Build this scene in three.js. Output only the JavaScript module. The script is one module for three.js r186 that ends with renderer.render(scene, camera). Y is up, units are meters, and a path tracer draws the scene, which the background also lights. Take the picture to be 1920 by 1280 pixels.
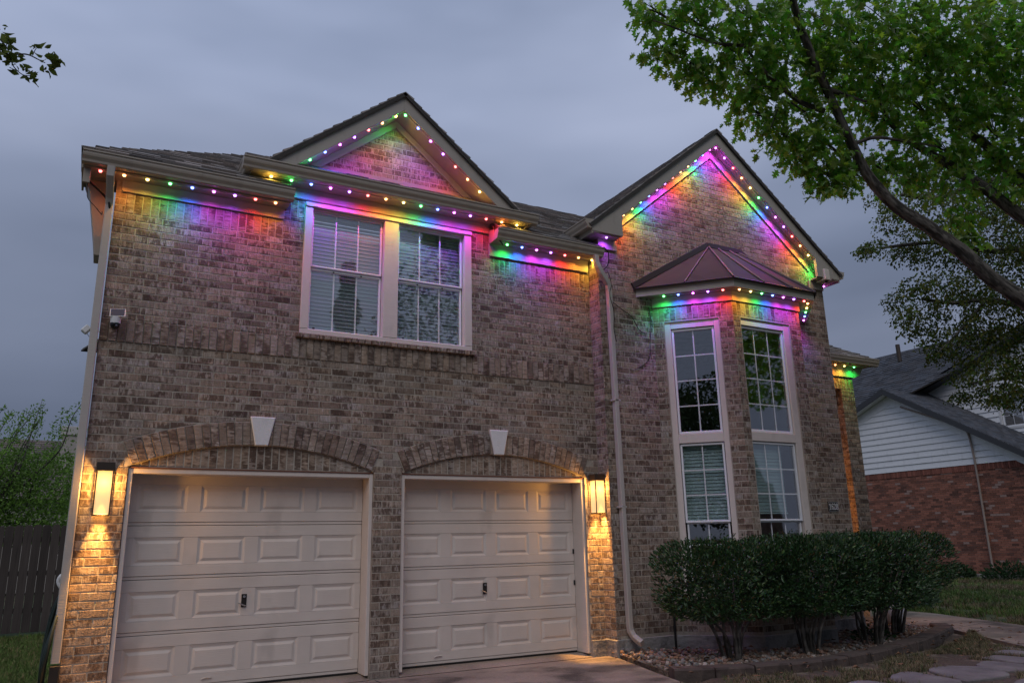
import * as THREE from 'three';
import { mergeGeometries, mergeVertices } from 'three/addons/utils/BufferGeometryUtils.js';
import { TextGeometry } from 'three/addons/geometries/TextGeometry.js';
import { FontLoader } from 'three/addons/loaders/FontLoader.js';

// ---------------------------------------------------------------- camera, sky, sun, exposure
const scene = new THREE.Scene();
const camera = new THREE.PerspectiveCamera(47.61, 1024 / 682, 0.1, 900);
camera.rotation.order = 'YXZ';
camera.position.set(-0.299, 1.380, 8.627);
camera.rotation.set(0.255851, -0.500125, -0.021453);
camera.updateMatrixWorld(true);
const renderer = new THREE.WebGLRenderer({ antialias: true });
renderer.toneMapping = THREE.LinearToneMapping;
renderer.toneMappingExposure = 1;
renderer.shadowMap.enabled = true;

const V3 = (x, y, z) => new THREE.Vector3(x, y, z);
function rng(seed) { let a = seed >>> 0; return () => { a = (a + 0x6d2b79f5) | 0; let t = Math.imul(a ^ (a >>> 15), 1 | a); t = (t + Math.imul(t ^ (t >>> 7), 61 | t)) ^ t; return ((t ^ (t >>> 14)) >>> 0) / 4294967296; }; }
const smooth = (a, b, x) => { const t = Math.min(1, Math.max(0, (x - a) / (b - a))); return t * t * (3 - 2 * t); };
const lerp = (a, b, t) => a + (b - a) * t;

// tileable value noise
function makeNoise(seed) {
  const T = new Float32Array(65536), r = rng(seed); for (let i = 0; i < 65536; i++) T[i] = r();
  const h = (x, y, p, q) => T[((((x % p) + p) % p) * 131 + (((y % q) + q) % q) * 7919 + p * 17 + q * 31) & 65535];
  const n = (x, y, p, q) => { const i = Math.floor(x), j = Math.floor(y); let u = x - i, v = y - j; u = u * u * (3 - 2 * u); v = v * v * (3 - 2 * v); return lerp(lerp(h(i, j, p, q), h(i + 1, j, p, q), u), lerp(h(i, j + 1, p, q), h(i + 1, j + 1, p, q), u), v); };
  return (x, y, px, py, oct = 4, gain = 0.5) => { let s = 0, a = 1, t = 0; for (let o = 0; o < oct; o++) { const k = 1 << o; s += a * n(x * px * k + o * 5.3, y * py * k + o * 9.1, px * k, py * k); t += a; a *= gain; } return s / t; };
}

{ // overcast dusk sky: blue-grey cloud sheets, brighter overhead as an overcast sky is
  const W = 1024, H = 512, d = new Float32Array(W * H * 4), N = makeNoise(11);
  for (let j = 0; j < H; j++) for (let i = 0; i < W; i++) {
    const u = i / W, v = j / H, el = (v - 0.5) * Math.PI, s = Math.sin(el), up = Math.max(0, s);
    const big = N(u, v, 5, 4, 3), mid = N(u, v + 0.05 * big, 9, 16, 5, 0.55), wisp = N(u + 0.03 * mid, v, 10, 34, 4, 0.6);
    let L = 0.62 + 0.68 * smooth(0.0, 0.75, up);
    L *= 1 + 0.5 * (big - 0.5) + 0.8 * (mid - 0.5) * smooth(0, 0.12, up) + 0.2 * (wisp - 0.5);
    const warm = smooth(0.15, 0.0, up) * 0.05 + 0.16 * (mid - 0.5);
    const o = (j * W + i) * 4, below = s < 0 ? 0.55 : 1, K = 0.322 * below;
    d[o] = L * K * (0.80 + warm); d[o + 1] = L * K * (0.95 + warm * 0.5); d[o + 2] = L * K * (1.36 - warm * 0.3); d[o + 3] = 1;
  }
  const t = new THREE.DataTexture(d, W, H, THREE.RGBAFormat, THREE.FloatType);
  t.mapping = THREE.EquirectangularReflectionMapping; t.magFilter = THREE.LinearFilter; t.minFilter = THREE.LinearFilter; t.needsUpdate = true;
  scene.background = t; scene.environment = t;
}
const sun = new THREE.DirectionalLight(new THREE.Color(1, 0.93, 0.86), 0.86);
sun.position.set(-9, 26, 20); sun.target.position.set(4, 2, 0);
sun.castShadow = true; sun.shadow.radius = 75; sun.shadow.mapSize.set(2048, 2048);
Object.assign(sun.shadow.camera, { left: -30, right: 30, top: 30, bottom: -30, near: 1, far: 90 });
scene.add(sun, sun.target);

// ---------------------------------------------------------------- naming and tagging
const used = new Map();
function numbered(name) { const n = used.get(name) || 0; used.set(name, n + 1); return n ? name + '_' + String(n).padStart(3, '0') : name; }
function tag(o, label, category, group) { o.userData.label = label; o.userData.category = category; if (group) o.userData.group = group; return o; }
function thing(name, label, category, pos = [0, 0, 0], group) { const o = new THREE.Group(); o.name = numbered(name); o.position.set(...pos); scene.add(o); return tag(o, label, category, group); }
function mesh(name, geo, mat, parent, kind) { const m = new THREE.Mesh(geo, mat); m.name = parent === scene ? numbered(name) : name; m.castShadow = m.receiveShadow = true; if (kind) m.userData.kind = kind; parent.add(m); return m; }
function structure(name, geo, mat) { return mesh(name, geo, mat, scene, 'structure'); }
function group(name, parent) { const g = new THREE.Group(); g.name = name; parent.add(g); return g; }

// ---------------------------------------------------------------- geometry builder: flat-shaded faces, uv in metres
class MB {
  constructor() { this.p = []; this.u = []; this.c = []; this.col = null; this.uvf = null; }
  v(a, n) {
    this.p.push(a[0], a[1], a[2]);
    if (this.uvf) { const q = this.uvf(a, n); this.u.push(q[0], q[1]); }
    else { const x = Math.abs(n[0]), y = Math.abs(n[1]), z = Math.abs(n[2]); if (y >= x && y >= z) this.u.push(a[0], a[2]); else if (x > z) this.u.push(a[2], a[1]); else this.u.push(a[0], a[1]); }
    if (this.col) this.c.push(this.col[0], this.col[1], this.col[2]);
  }
  tri(a, b, c) {
    const e = [b[0] - a[0], b[1] - a[1], b[2] - a[2]], f = [c[0] - a[0], c[1] - a[1], c[2] - a[2]];
    const n = [e[1] * f[2] - e[2] * f[1], e[2] * f[0] - e[0] * f[2], e[0] * f[1] - e[1] * f[0]], l = Math.hypot(...n) || 1; n[0] /= l; n[1] /= l; n[2] /= l;
    this.v(a, n); this.v(b, n); this.v(c, n);
  }
  quad(a, b, c, d) { this.tri(a, b, c); this.tri(a, c, d); }
  fan(P) { for (let i = 1; i < P.length - 1; i++) this.tri(P[0], P[i], P[i + 1]); }
  geo(smoothAngle) {
    let g = new THREE.BufferGeometry();
    g.setAttribute('position', new THREE.Float32BufferAttribute(this.p, 3)); g.setAttribute('uv', new THREE.Float32BufferAttribute(this.u, 2));
    if (this.c.length) g.setAttribute('color', new THREE.Float32BufferAttribute(this.c, 3));
    g.computeVertexNormals(); return g;
  }
  // bevelled box in world axes (or through a frame map f)
  box(x0, x1, y0, y1, z0, z1, b = 0.004, f = (x, y, z) => [x, y, z]) {
    b = Math.min(b, (x1 - x0) * 0.3, (y1 - y0) * 0.3, (z1 - z0) * 0.3);
    const X = [x0, x1], Y = [y0, y1], Z = [z0, z1], sg = [1, -1];
    const px = (i, j, k) => f(X[i], Y[j] + sg[j] * b, Z[k] + sg[k] * b), py = (i, j, k) => f(X[i] + sg[i] * b, Y[j], Z[k] + sg[k] * b), pz = (i, j, k) => f(X[i] + sg[i] * b, Y[j] + sg[j] * b, Z[k]);
    this.quad(px(0, 0, 0), px(0, 0, 1), px(0, 1, 1), px(0, 1, 0)); this.quad(px(1, 0, 1), px(1, 0, 0), px(1, 1, 0), px(1, 1, 1));
    this.quad(py(0, 0, 0), py(1, 0, 0), py(1, 0, 1), py(0, 0, 1)); this.quad(py(0, 1, 1), py(1, 1, 1), py(1, 1, 0), py(0, 1, 0));
    this.quad(pz(1, 0, 0), pz(0, 0, 0), pz(0, 1, 0), pz(1, 1, 0)); this.quad(pz(0, 0, 1), pz(1, 0, 1), pz(1, 1, 1), pz(0, 1, 1));
    if (b > 0) {
      for (const i of [0, 1]) for (const j of [0, 1]) { const A = px(i, j, 0), B = px(i, j, 1), C = py(i, j, 1), D = py(i, j, 0); (i ^ j) ? this.quad(A, B, C, D) : this.quad(D, C, B, A); }
      for (const i of [0, 1]) for (const k of [0, 1]) { const A = px(i, 0, k), B = px(i, 1, k), C = pz(i, 1, k), D = pz(i, 0, k); (i ^ k) ? this.quad(D, C, B, A) : this.quad(A, B, C, D); }
      for (const j of [0, 1]) for (const k of [0, 1]) { const A = py(0, j, k), B = py(1, j, k), C = pz(1, j, k), D = pz(0, j, k); (j ^ k) ? this.quad(A, B, C, D) : this.quad(D, C, B, A); }
      for (const i of [0, 1]) for (const j of [0, 1]) for (const k of [0, 1]) { const A = px(i, j, k), B = py(i, j, k), C = pz(i, j, k); (i ^ j ^ k) ? this.tri(A, B, C) : this.tri(C, B, A); }
    }
    return this;
  }
  // convex polygon [s, y] extruded from depth db to df in a frame, with a bevelled front rim
  prism(F, poly, df, db, b = 0.004, dfun) {
    const D = (q, d) => F(q[0], q[1], dfun ? dfun(q[0], q[1], d) : d), n = poly.length, inn = b > 0 ? inset(poly, b) : poly;
    this.fan(inn.map((q) => D(q, df)));
    for (let i = 0; i < n; i++) {
      const j = (i + 1) % n;
      if (b > 0) this.quad(D(poly[i], df - b), D(poly[j], df - b), D(inn[j], df), D(inn[i], df));
      this.quad(D(poly[i], db), D(poly[j], db), D(poly[j], df - b), D(poly[i], df - b));
    }
    return this;
  }
  // closed profile [[d, y]...] run along s from s0 to s1 in a frame
  run(F, prof, s0, s1) {
    const n = prof.length;
    for (let i = 0; i < n; i++) { const a = prof[i], b = prof[(i + 1) % n]; this.quad(F(s0, a[1], a[0]), F(s0, b[1], b[0]), F(s1, b[1], b[0]), F(s1, a[1], a[0])); }
    const c = prof.map((q) => new THREE.Vector2(q[0], q[1]));
    for (const t of THREE.ShapeUtils.triangulateShape(c, [])) for (const s of [s0, s1]) this.tri(...t.map((k) => F(s, prof[k][1], prof[k][0])));
    return this;
  }
}
function inset(poly, b) {
  const n = poly.length, out = [];
  let area = 0; for (let i = 0; i < n; i++) { const a = poly[i], c = poly[(i + 1) % n]; area += a[0] * c[1] - a[1] * c[0]; }
  const sg = area > 0 ? 1 : -1;
  for (let i = 0; i < n; i++) {
    const p = poly[(i + n - 1) % n], q = poly[i], r = poly[(i + 1) % n];
    const e1 = [q[0] - p[0], q[1] - p[1]], e2 = [r[0] - q[0], r[1] - q[1]], l1 = Math.hypot(...e1) || 1e-6, l2 = Math.hypot(...e2) || 1e-6;
    const n1 = [-e1[1] / l1 * sg, e1[0] / l1 * sg], n2 = [-e2[1] / l2 * sg, e2[0] / l2 * sg], k = 1 + n1[0] * n2[0] + n1[1] * n2[1];
    const f = b / Math.max(0.35, k); out.push([q[0] + (n1[0] + n2[0]) * f, q[1] + (n1[1] + n2[1]) * f]);
  }
  return out;
}
function clip(poly, nx, ny, c) { // keeps nx*x + ny*y <= c
  const out = [], n = poly.length;
  for (let i = 0; i < n; i++) {
    const a = poly[i], b = poly[(i + 1) % n], da = nx * a[0] + ny * a[1] - c, db = nx * b[0] + ny * b[1] - c;
    if (da <= 0) out.push(a);
    if ((da < 0 && db > 0) || (da > 0 && db < 0)) { const t = da / (da - db); out.push([lerp(a[0], b[0], t), lerp(a[1], b[1], t)]); }
  }
  return out;
}
const areaOf = (P) => { let s = 0; for (let i = 0; i < P.length; i++) { const a = P[i], b = P[(i + 1) % P.length]; s += a[0] * b[1] - a[1] * b[0]; } return s / 2; };
const rect = (x0, x1, y0, y1) => [[x0, y0], [x1, y0], [x1, y1], [x0, y1]];
// frame: s along the wall, y up, d out of the wall
const frame = (o, S, N) => (s, y, d) => [o[0] + S[0] * s + N[0] * d, o[1] + y, o[2] + S[2] * s + N[2] * d];
const FRONT = (z) => (s, y, d) => [s, y, z + d];
// tapered tube through points; prof = list of [a, b] or null for a circle
function sweep(points, rad, sides = 8, opt = {}) {
  const P = points.map((p) => V3(...p)), crv = opt.straight ? null : new THREE.CatmullRomCurve3(P, false, 'centripetal');
  const n = opt.straight ? P.length - 1 : (opt.seg || P.length * 5), C = [];
  for (let i = 0; i <= n; i++) C.push(opt.straight ? P[i].clone() : crv.getPoint(i / n));
  const prof = opt.prof || Array.from({ length: sides }, (_, k) => [Math.cos(k / sides * 2 * Math.PI), Math.sin(k / sides * 2 * Math.PI)]);
  const R = typeof rad === 'function' ? rad : () => rad;
  let ref = V3(...(opt.ref || [0.123, 0.2, 1])); const pos = [], uv = [], idx = [], m = prof.length; let len = 0;
  for (let i = 0; i <= n; i++) {
    const a = C[Math.max(0, i - 1)], b = C[Math.min(n, i + 1)], t = b.clone().sub(a).normalize();
    let miter = 1; if (opt.straight && i > 0 && i < n) { const t1 = C[i].clone().sub(C[i - 1]).normalize(); miter = 1 / Math.max(0.5, t1.dot(t)); }
    const x = ref.clone().addScaledVector(t, -ref.dot(t)).normalize(), y = t.clone().cross(x); if (!opt.ref) ref = x;
    if (i) len += C[i].distanceTo(C[i - 1]);
    const r = R(i / n);
    for (let k = 0; k <= m; k++) { const q = prof[k % m], w = opt.wob ? 1 + opt.wob(i / n, k % m) : 1, o = C[i].clone().addScaledVector(x, q[0] * r * w * (opt.miterX ? miter : 1)).addScaledVector(y, q[1] * r * w * (opt.miterY ? miter : 1)); pos.push(o.x, o.y, o.z); uv.push(k / m * (opt.uw || 2 * Math.PI * r), len); }
  }
  for (let i = 0; i < n; i++) for (let k = 0; k < m; k++) { const a = i * (m + 1) + k, b = a + m + 1; idx.push(a, a + 1, b, b, a + 1, b + 1); }
  for (const i of [0, n]) { const c = pos.length / 3; pos.push(C[i].x, C[i].y, C[i].z); uv.push(0, 0); for (let k = 0; k < m; k++) idx.push(c, i * (m + 1) + k, i * (m + 1) + k + 1); }
  let g = new THREE.BufferGeometry(); g.setAttribute('position', new THREE.Float32BufferAttribute(pos, 3)); g.setAttribute('uv', new THREE.Float32BufferAttribute(uv, 2)); g.setIndex(idx);
  if (opt.flat) { g = g.toNonIndexed(); }
  g.computeVertexNormals(); return g;
}
function merge(list) { return mergeGeometries(list.map((g) => (g.index ? g.toNonIndexed() : g))); }
// where a sight line of the photograph lies at a given distance (used to read off places of trees)
function at(px, py, dist) { const f = 1450.8; const v = V3((px - 960) / f, -(py - 640) / f, -1).normalize().applyQuaternion(camera.quaternion); return camera.position.clone().addScaledVector(v, dist); }
// ---------------------------------------------------------------- computed textures and materials
function tex(size, metres, fn, srgb = true, h = size) {
  const d = new Uint8Array(size * h * 4);
  for (let j = 0; j < h; j++) for (let i = 0; i < size; i++) { const c = fn(i / size, j / h), o = (j * size + i) * 4; for (let k = 0; k < 3; k++) { let x = Array.isArray(c) ? c[k] : c; if (srgb) x = x <= 0.0031308 ? 12.92 * x : 1.055 * Math.pow(Math.max(0, x), 1 / 2.4) - 0.055; d[o + k] = Math.max(0, Math.min(255, x * 255 + 0.5)); } d[o + 3] = 255; }
  const t = new THREE.DataTexture(d, size, h); t.wrapS = t.wrapT = THREE.RepeatWrapping; t.magFilter = THREE.LinearFilter; t.minFilter = THREE.LinearMipmapLinearFilter; t.generateMipmaps = true;
  if (srgb) t.colorSpace = THREE.SRGBColorSpace; t.repeat.set(1 / (metres[0] ?? metres), 1 / (metres[1] ?? metres)); t.needsUpdate = true; return t;
}
const mix3 = (a, b, t) => [lerp(a[0], b[0], t), lerp(a[1], b[1], t), lerp(a[2], b[2], t)];
const NB = makeNoise(3), NC = makeNoise(5), ND = makeNoise(8);
const std = (o) => new THREE.MeshStandardMaterial(o);
const M = {};
{ // wire-cut brick with lime smears, dark flashed patches and rough vertical drag marks
  const f = (u, v) => {
    const blot = NB(u, v, 5, 9, 3), streak = NC(u + 0.012 * NB(u, v, 20, 20, 2), v, 48, 14, 4, 0.62), fine = ND(u, v, 190, 170, 2), smear = NB(v, u, 12, 7, 3);
    let c = mix3([0.242, 0.192, 0.153], [0.108, 0.075, 0.057], smooth(0.46, 0.72, blot + 0.75 * (streak - 0.5)));
    c = mix3(c, [0.335, 0.292, 0.258], 0.7 * smooth(0.57, 0.74, 1 - streak + 0.8 * (smear - 0.5)));
        const s2 = NC(u, v, 75, 9, 2); const k = (0.8 + 0.4 * fine) * (0.72 + 0.56 * s2); return [c[0] * k, c[1] * k, c[2] * k];
  };
  M.brick = std({ map: tex(1024, 0.9, f), vertexColors: true, roughness: 0.93 });
  M.brick.bumpMap = tex(1024, 0.9, (u, v) => 0.45 * NC(u + 0.01 * NB(u, v, 20, 20, 2), v, 90, 24, 3, 0.6) + 0.35 * ND(u, v, 190, 170, 2) + 0.3 * NB(u, v, 26, 30, 2), false); M.brick.bumpScale = 0.007;
}
M.mortar = std({ map: tex(512, 0.7, (u, v) => { const n = NB(u, v, 40, 40, 4), m = NC(u, v, 6, 6, 3); const k = 0.305 + 0.14 * (n - 0.5) + 0.16 * (m - 0.5); return [k * 1.05, k * 0.92, k * 0.77]; }), roughness: 0.97 });
const paintTex = tex(512, 1.1, (u, v) => 0.92 + 0.08 * NB(u, v, 12, 12, 4) - 0.07 * smooth(0.62, 0.75, NC(u, v, 9, 4, 4)), true);
const paintBump = tex(512, 0.5, (u, v) => 0.6 * NB(u, v, 8, 60, 3) + 0.4 * NC(u, v, 90, 90, 2), false);
const paint = (r, g, b, rough = 0.6) => std({ color: new THREE.Color(r, g, b), map: paintTex, bumpMap: paintBump, bumpScale: 0.0012, roughness: rough });
M.trim = paint(0.60, 0.53, 0.48); M.tan = paint(0.31, 0.265, 0.215, 0.5); M.fascia = paint(0.35, 0.315, 0.275); M.soffit = paint(0.27, 0.235, 0.2, 0.7);
M.gutter = paint(0.34, 0.295, 0.245, 0.42); M.spout = paint(0.42, 0.385, 0.35, 0.45); M.vinyl = std({ color: new THREE.Color(0.7, 0.71, 0.74), roughness: 0.4 });
M.door = std({ color: new THREE.Color(0.60, 0.53, 0.48), map: tex(512, 1.3, (u, v) => 0.86 + 0.16 * NB(u, v, 6, 6, 4) - 0.16 * smooth(0.58, 0.8, NC(u, v, 5, 3, 4)), true), bumpMap: tex(512, 0.6, (u, v) => NB(u, v, 6, 150, 3, 0.6), false), bumpScale: 0.0011, roughness: 0.55 });
M.stone = std({ color: new THREE.Color(0.66, 0.65, 0.64), map: paintTex, bumpMap: tex(256, 0.2, (u, v) => NB(u, v, 30, 30, 4), false), bumpScale: 0.003, roughness: 0.85 });
M.rust = std({ color: new THREE.Color(0.16, 0.06, 0.035), roughness: 0.9 });
M.black = std({ color: new THREE.Color(0.012, 0.011, 0.011), roughness: 0.85 });
M.bronze = std({ color: new THREE.Color(0.04, 0.028, 0.02), roughness: 0.55, metalness: 0.3 });
M.dark = std({ color: new THREE.Color(0.02, 0.018, 0.017), roughness: 1 });
M.room = std({ color: new THREE.Color(0.22, 0.2, 0.18), roughness: 1 });
M.blind = std({ color: new THREE.Color(0.20, 0.26, 0.275), roughness: 0.6 });
M.blindTeal = std({ color: new THREE.Color(0.27, 0.40, 0.40), roughness: 0.6 });
M.roof = std({ vertexColors: true, map: tex(512, 0.8, (u, v) => { const k = 0.6 + 0.55 * ND(u, v, 120, 120, 2) + 0.35 * (NB(u, v, 8, 8, 3) - 0.5); return [k, k, k]; }), bumpMap: tex(256, 0.3, (u, v) => ND(u, v, 100, 100, 2), false), bumpScale: 0.004, roughness: 0.95 });
M.metalRoof = new THREE.MeshPhysicalMaterial({ specularIntensity: 0.25, color: new THREE.Color(0.045, 0.036, 0.032), map: tex(512, 1.6, (u, v) => 0.8 + 0.3 * NB(u, v, 5, 12, 4) - 0.18 * smooth(0.58, 0.7, NC(u, v, 14, 6, 4)), true), roughness: 0.75, metalness: 0.0 });
M.seam = std({ color: new THREE.Color(0.05, 0.04, 0.04), roughness: 0.55, metalness: 0.3 });
M.glass = new THREE.MeshPhysicalMaterial({ color: 0xffffff, transmission: 1, thickness: 0, roughness: 0.0, ior: 2.25, specularIntensity: 1 });
M.concrete = std({ map: tex(1024, 2.6, (u, v) => { const a = NB(u, v, 5, 5, 4), s = ND(u, v, 200, 200, 2), st = smooth(0.52, 0.72, NC(u, v, 4, 6, 5)); const k = 0.2 + 0.18 * (a - 0.5) + 0.08 * (s - 0.5) - 0.11 * st; return [k * 1.12, k * 0.92, k * 0.75]; }), bumpMap: tex(512, 0.8, (u, v) => ND(u, v, 90, 90, 3), false), bumpScale: 0.003, roughness: 0.9 });
M.slab = std({ map: tex(512, 1.4, (u, v) => { const k = 0.27 + 0.16 * (NB(u, v, 6, 8, 4) - 0.5) + 0.07 * (ND(u, v, 90, 90, 2) - 0.5) - 0.1 * smooth(0.55, 0.7, NC(u, v, 7, 3, 4)); return [k * 1.02, k * 0.97, k * 0.93]; }), bumpMap: tex(256, 0.6, (u, v) => NB(u, v, 14, 14, 4), false), bumpScale: 0.01, roughness: 0.95 });
M.soil = std({ map: tex(1024, 2.2, (u, v) => { const n = NB(u, v, 7, 7, 5, 0.6), s = ND(u, v, 130, 130, 3); let c = mix3([0.085, 0.06, 0.045], [0.19, 0.15, 0.11], smooth(0.4, 0.65, n)); const k = 0.6 + 0.8 * s; return [c[0] * k, c[1] * k, c[2] * k]; }), bumpMap: tex(512, 1.1, (u, v) => NB(u, v, 40, 40, 4, 0.6), false), bumpScale: 0.03, roughness: 1 });
M.lawn = std({ map: tex(1024, 7, (u, v) => { const n = NB(u, v, 6, 6, 5, 0.6), s = ND(u, v, 220, 220, 2); let c = mix3([0.045, 0.065, 0.018], [0.15, 0.12, 0.065], smooth(0.5, 0.72, n)); const k = 0.6 + 0.8 * s; return [c[0] * k, c[1] * k, c[2] * k]; }), roughness: 1 });
M.asphalt = std({ map: tex(512, 3, (u, v) => 0.05 + 0.03 * (ND(u, v, 150, 150, 2) - 0.5) + 0.02 * (NB(u, v, 6, 6, 3) - 0.5)), roughness: 0.95 });
M.wood = std({ vertexColors: true, map: tex(512, [0.6, 1.8], (u, v) => { const g = NC(u, v, 60, 5, 4, 0.6), b = NB(u, v, 6, 4, 3); const k = 0.55 + 0.6 * g + 0.4 * (b - 0.5); return [k, k * 0.97, k * 0.94]; }), roughness: 0.95 });
M.bark = std({ map: tex(512, [0.5, 0.9], (u, v) => { const r = NC(u, v, 14, 8, 4, 0.6), m = NB(u, v, 6, 5, 3); const k = 0.03 + 0.085 * smooth(0.35, 0.7, r) + 0.05 * smooth(0.55, 0.7, m); return [k * 1.02, k * 0.93, k * 0.82]; }), bumpMap: tex(512, [0.5, 0.9], (u, v) => NC(u, v, 14, 8, 4, 0.6), false), bumpScale: 0.02, roughness: 1 });
M.rock = std({ vertexColors: true, bumpMap: tex(256, 0.15, (u, v) => NB(u, v, 20, 20, 3), false), bumpScale: 0.003, roughness: 0.9 });
M.flag = std({ map: tex(512, 1.2, (u, v) => { const k = 0.14 + 0.12 * (NB(u, v, 5, 5, 4) - 0.5) + 0.05 * (ND(u, v, 90, 90, 2) - 0.5); return [k * 1.04, k * 0.95, k * 0.92]; }), bumpMap: tex(256, 0.7, (u, v) => NB(u, v, 9, 9, 4), false), bumpScale: 0.012, roughness: 0.92 });
M.kerb = std({ color: new THREE.Color(0.30, 0.225, 0.20), map: M.slab.map, bumpMap: M.slab.bumpMap, bumpScale: 0.008, roughness: 0.95 });
M.cream = paint(0.46, 0.42, 0.37);
M.leaf = (r, g, b, t = 0.35) => new THREE.MeshPhysicalMaterial({ color: new THREE.Color(r, g, b), roughness: 0.97, transmission: t, thickness: 0, ior: 1.4, specularIntensity: 0.6 });
M.siding = paint(0.72, 0.73, 0.75); M.white = paint(0.6, 0.6, 0.6, 0.45);
M.asphaltRoofDark = M.roof;
// ---------------------------------------------------------------- the brick house
const XL = -0.354, XC = 5.681, XR = 10.267, ZW = 0.244, H = 0.0786, L = 0.255, JT = 0.0095;
const BX = { a: 6.6, l: 7.38, r: 8.70, b: 9.48, z: 1.02 };            // bay: wall end, front corners, wall end, front plane
const Q = Math.SQRT1_2;
const FM = FRONT(0), FW = FRONT(ZW), FB = FRONT(BX.z);
const FBL = frame([BX.a, 0, ZW], [Q, 0, Q], [-Q, 0, Q]);              // bay, left face; s runs from the wall to the corner
const FBR = frame([BX.r, 0, BX.z], [Q, 0, -Q], [Q, 0, Q]);            // bay, right face
const FRET = frame([XC, 0, 0], [0, 0, 1], [-1, 0, 0]);                // step between the garage front and the wing
const BAYS = Math.hypot(BX.l - BX.a, BX.z - ZW);
const house = thing('brick_house', 'large two-storey brown brick house with colourful eave lights, two garage doors and a bay window', 'house');
const DG = [{ x0: 0.039, x1: 2.576, c: 1.303 }, { x0: 2.914, x1: 5.459, c: 4.186 }];
const YH = 2.2, RI = 3.30, CY = -0.84, RO = 3.555, ANG = 0.385;
const DORM = { c: 2.755, y: 6.638, p: 0.81, base: 5.85 }, WING = { c: 7.974, y: 7.315, p: 0.82 };

// bricks are gathered first; the ones that show largest become meshes of their own
const bricks = [], RB = rng(77);
function addBrick(F, poly, d = 0, along = 0, depth = 0.06) {
  if (poly.length < 3) return; let A = areaOf(poly); if (A < 0) { poly = poly.slice().reverse(); A = -A; } if (A < 0.0012) return;
  poly = poly.map((q) => [q[0] + (RB() - 0.5) * 0.003, q[1] + (RB() - 0.5) * 0.003]);
  const r = RB(), k = 0.86 + 0.26 * RB(), w = RB();
  let c = r < 0.13 ? [0.70, 0.63, 0.6] : r < 0.27 ? [1.08, 1.09, 1.12] : [1, 0.96, 0.93]; c = c.map((x, i) => x * k * (1 + (w - 0.5) * [0.10, 0.02, -0.08][i]));
  let sx = 0, sy = 0; for (const q of poly) { sx += q[0]; sy += q[1]; } sx /= poly.length; sy /= poly.length;
  bricks.push({ F, poly, d: d + (RB() - 0.5) * 0.0022, db: d - depth, c, uo: [RB() * 9, RB() * 9], along, ctr: F(sx, sy, d), A, nrm: (() => { const a = F(0, 0, 0), b = F(0, 0, 1); return [b[0] - a[0], b[1] - a[1], b[2] - a[2]]; })() });
}
function brickInto(mb, b) {
  const f0 = b.F; mb.col = b.c;
  const o = f0(0, 0, 0), S = ((a) => [a[0] - o[0], a[1] - o[1], a[2] - o[2]])(f0(1, 0, 0));
  mb.uvf = (p, n) => { const q = [p[0] - o[0], p[1] - o[1], p[2] - o[2]]; const s = q[0] * S[0] + q[2] * S[2], d = Math.abs(q[0] * S[2] - q[2] * S[0]); let uu = s + (Math.abs(n[1]) > 0.7 ? 0 : d * 0.7), vv = q[1] + (Math.abs(n[1]) > 0.7 ? d : 0); if (b.along) [uu, vv] = [vv, uu]; return [uu + b.uo[0], vv + b.uo[1]]; };
  mb.prism(b.F, b.poly, b.d, b.db, 0.0035);
}
// running bond between s0..s1, y0..y1; cuts = half planes to keep, holes = rectangles, ring = arches to leave out
function courses(F, s0, s1, y0, y1, o = {}) {
  const len = o.len || L;
  for (let r = Math.round(y0 / H); ; r++) {
    const a = Math.max(y0, r * H), b = Math.min(y1, (r + 1) * H); if (a >= y1 - 0.015) break; if (b - a < 0.02) continue;
    const mid = (a + b) / 2; let seg = [[s0, s1]];
    for (const h of o.holes || []) if (mid > h[2] && mid < h[3]) seg = seg.flatMap(([p, q]) => [[p, Math.min(q, h[0])], [Math.max(p, h[1]), q]]).filter(([p, q]) => q - p > 0.025);
    for (const [p, q] of seg) {
      const ph = ((r % 2 + 2) % 2) * 0.5 + (o.phase || 0);
      let s = (Math.floor((p - 0.0) / len - ph) + ph) * len;
      for (; s < q; s += len) {
        const u = Math.max(s, p), v = Math.min(s + len, q); if (v - u < 0.03) continue;
        const jl = u === p ? 0.001 : JT / 2, jr = v === q ? 0.001 : JT / 2;
        let P = rect(u + jl, v - jr, a + JT / 2, b - JT / 2);
        for (const c of o.cuts || []) P = clip(P, c[0], c[1], c[2]);
        for (const c of o.arches || []) {
          const dx = (u + v) / 2 - c, dy = mid - CY, an = Math.atan2(dx, dy), rr = Math.hypot(dx, dy);
          if (mid > YH - 0.02 && rr < RO + 0.2 && P.length > 2) {
            if (Math.abs(an) < ANG) P = clip(P, -dx / rr, -dy / rr, -((c * dx + CY * dy) / rr) - RO - JT / 2);
            else { const sg = Math.sign(an), nx = sg * Math.cos(ANG), ny = -Math.sin(ANG); if (rr < RO) P = clip(P, -nx, -ny, -(nx * c + ny * CY) - JT / 2); }
          }
        }
        addBrick(F, P, (o.d || 0), 0, o.depth);
      }
    }
  }
}
function soldiers(F, s0, s1, y0, y1, o = {}) {
  const n = Math.max(1, Math.round((s1 - s0) / (o.w || 0.0805))), w = (s1 - s0) / n;
  for (let i = 0; i < n; i++) { let P = rect(s0 + i * w + JT / 2, s0 + (i + 1) * w - JT / 2, y0 + JT / 2, y1 - JT / 2); for (const c of o.cuts || []) P = clip(P, ...c); if (o.cut) P = o.cut(P); addBrick(F, P, o.d || 0, o.along ?? 1, o.depth); }
}
const winHole = [1.645, 3.823, 3.66, 5.38];
const doorHoles = DG.map((g) => [g.x0, g.x1, -1, YH]);
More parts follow.
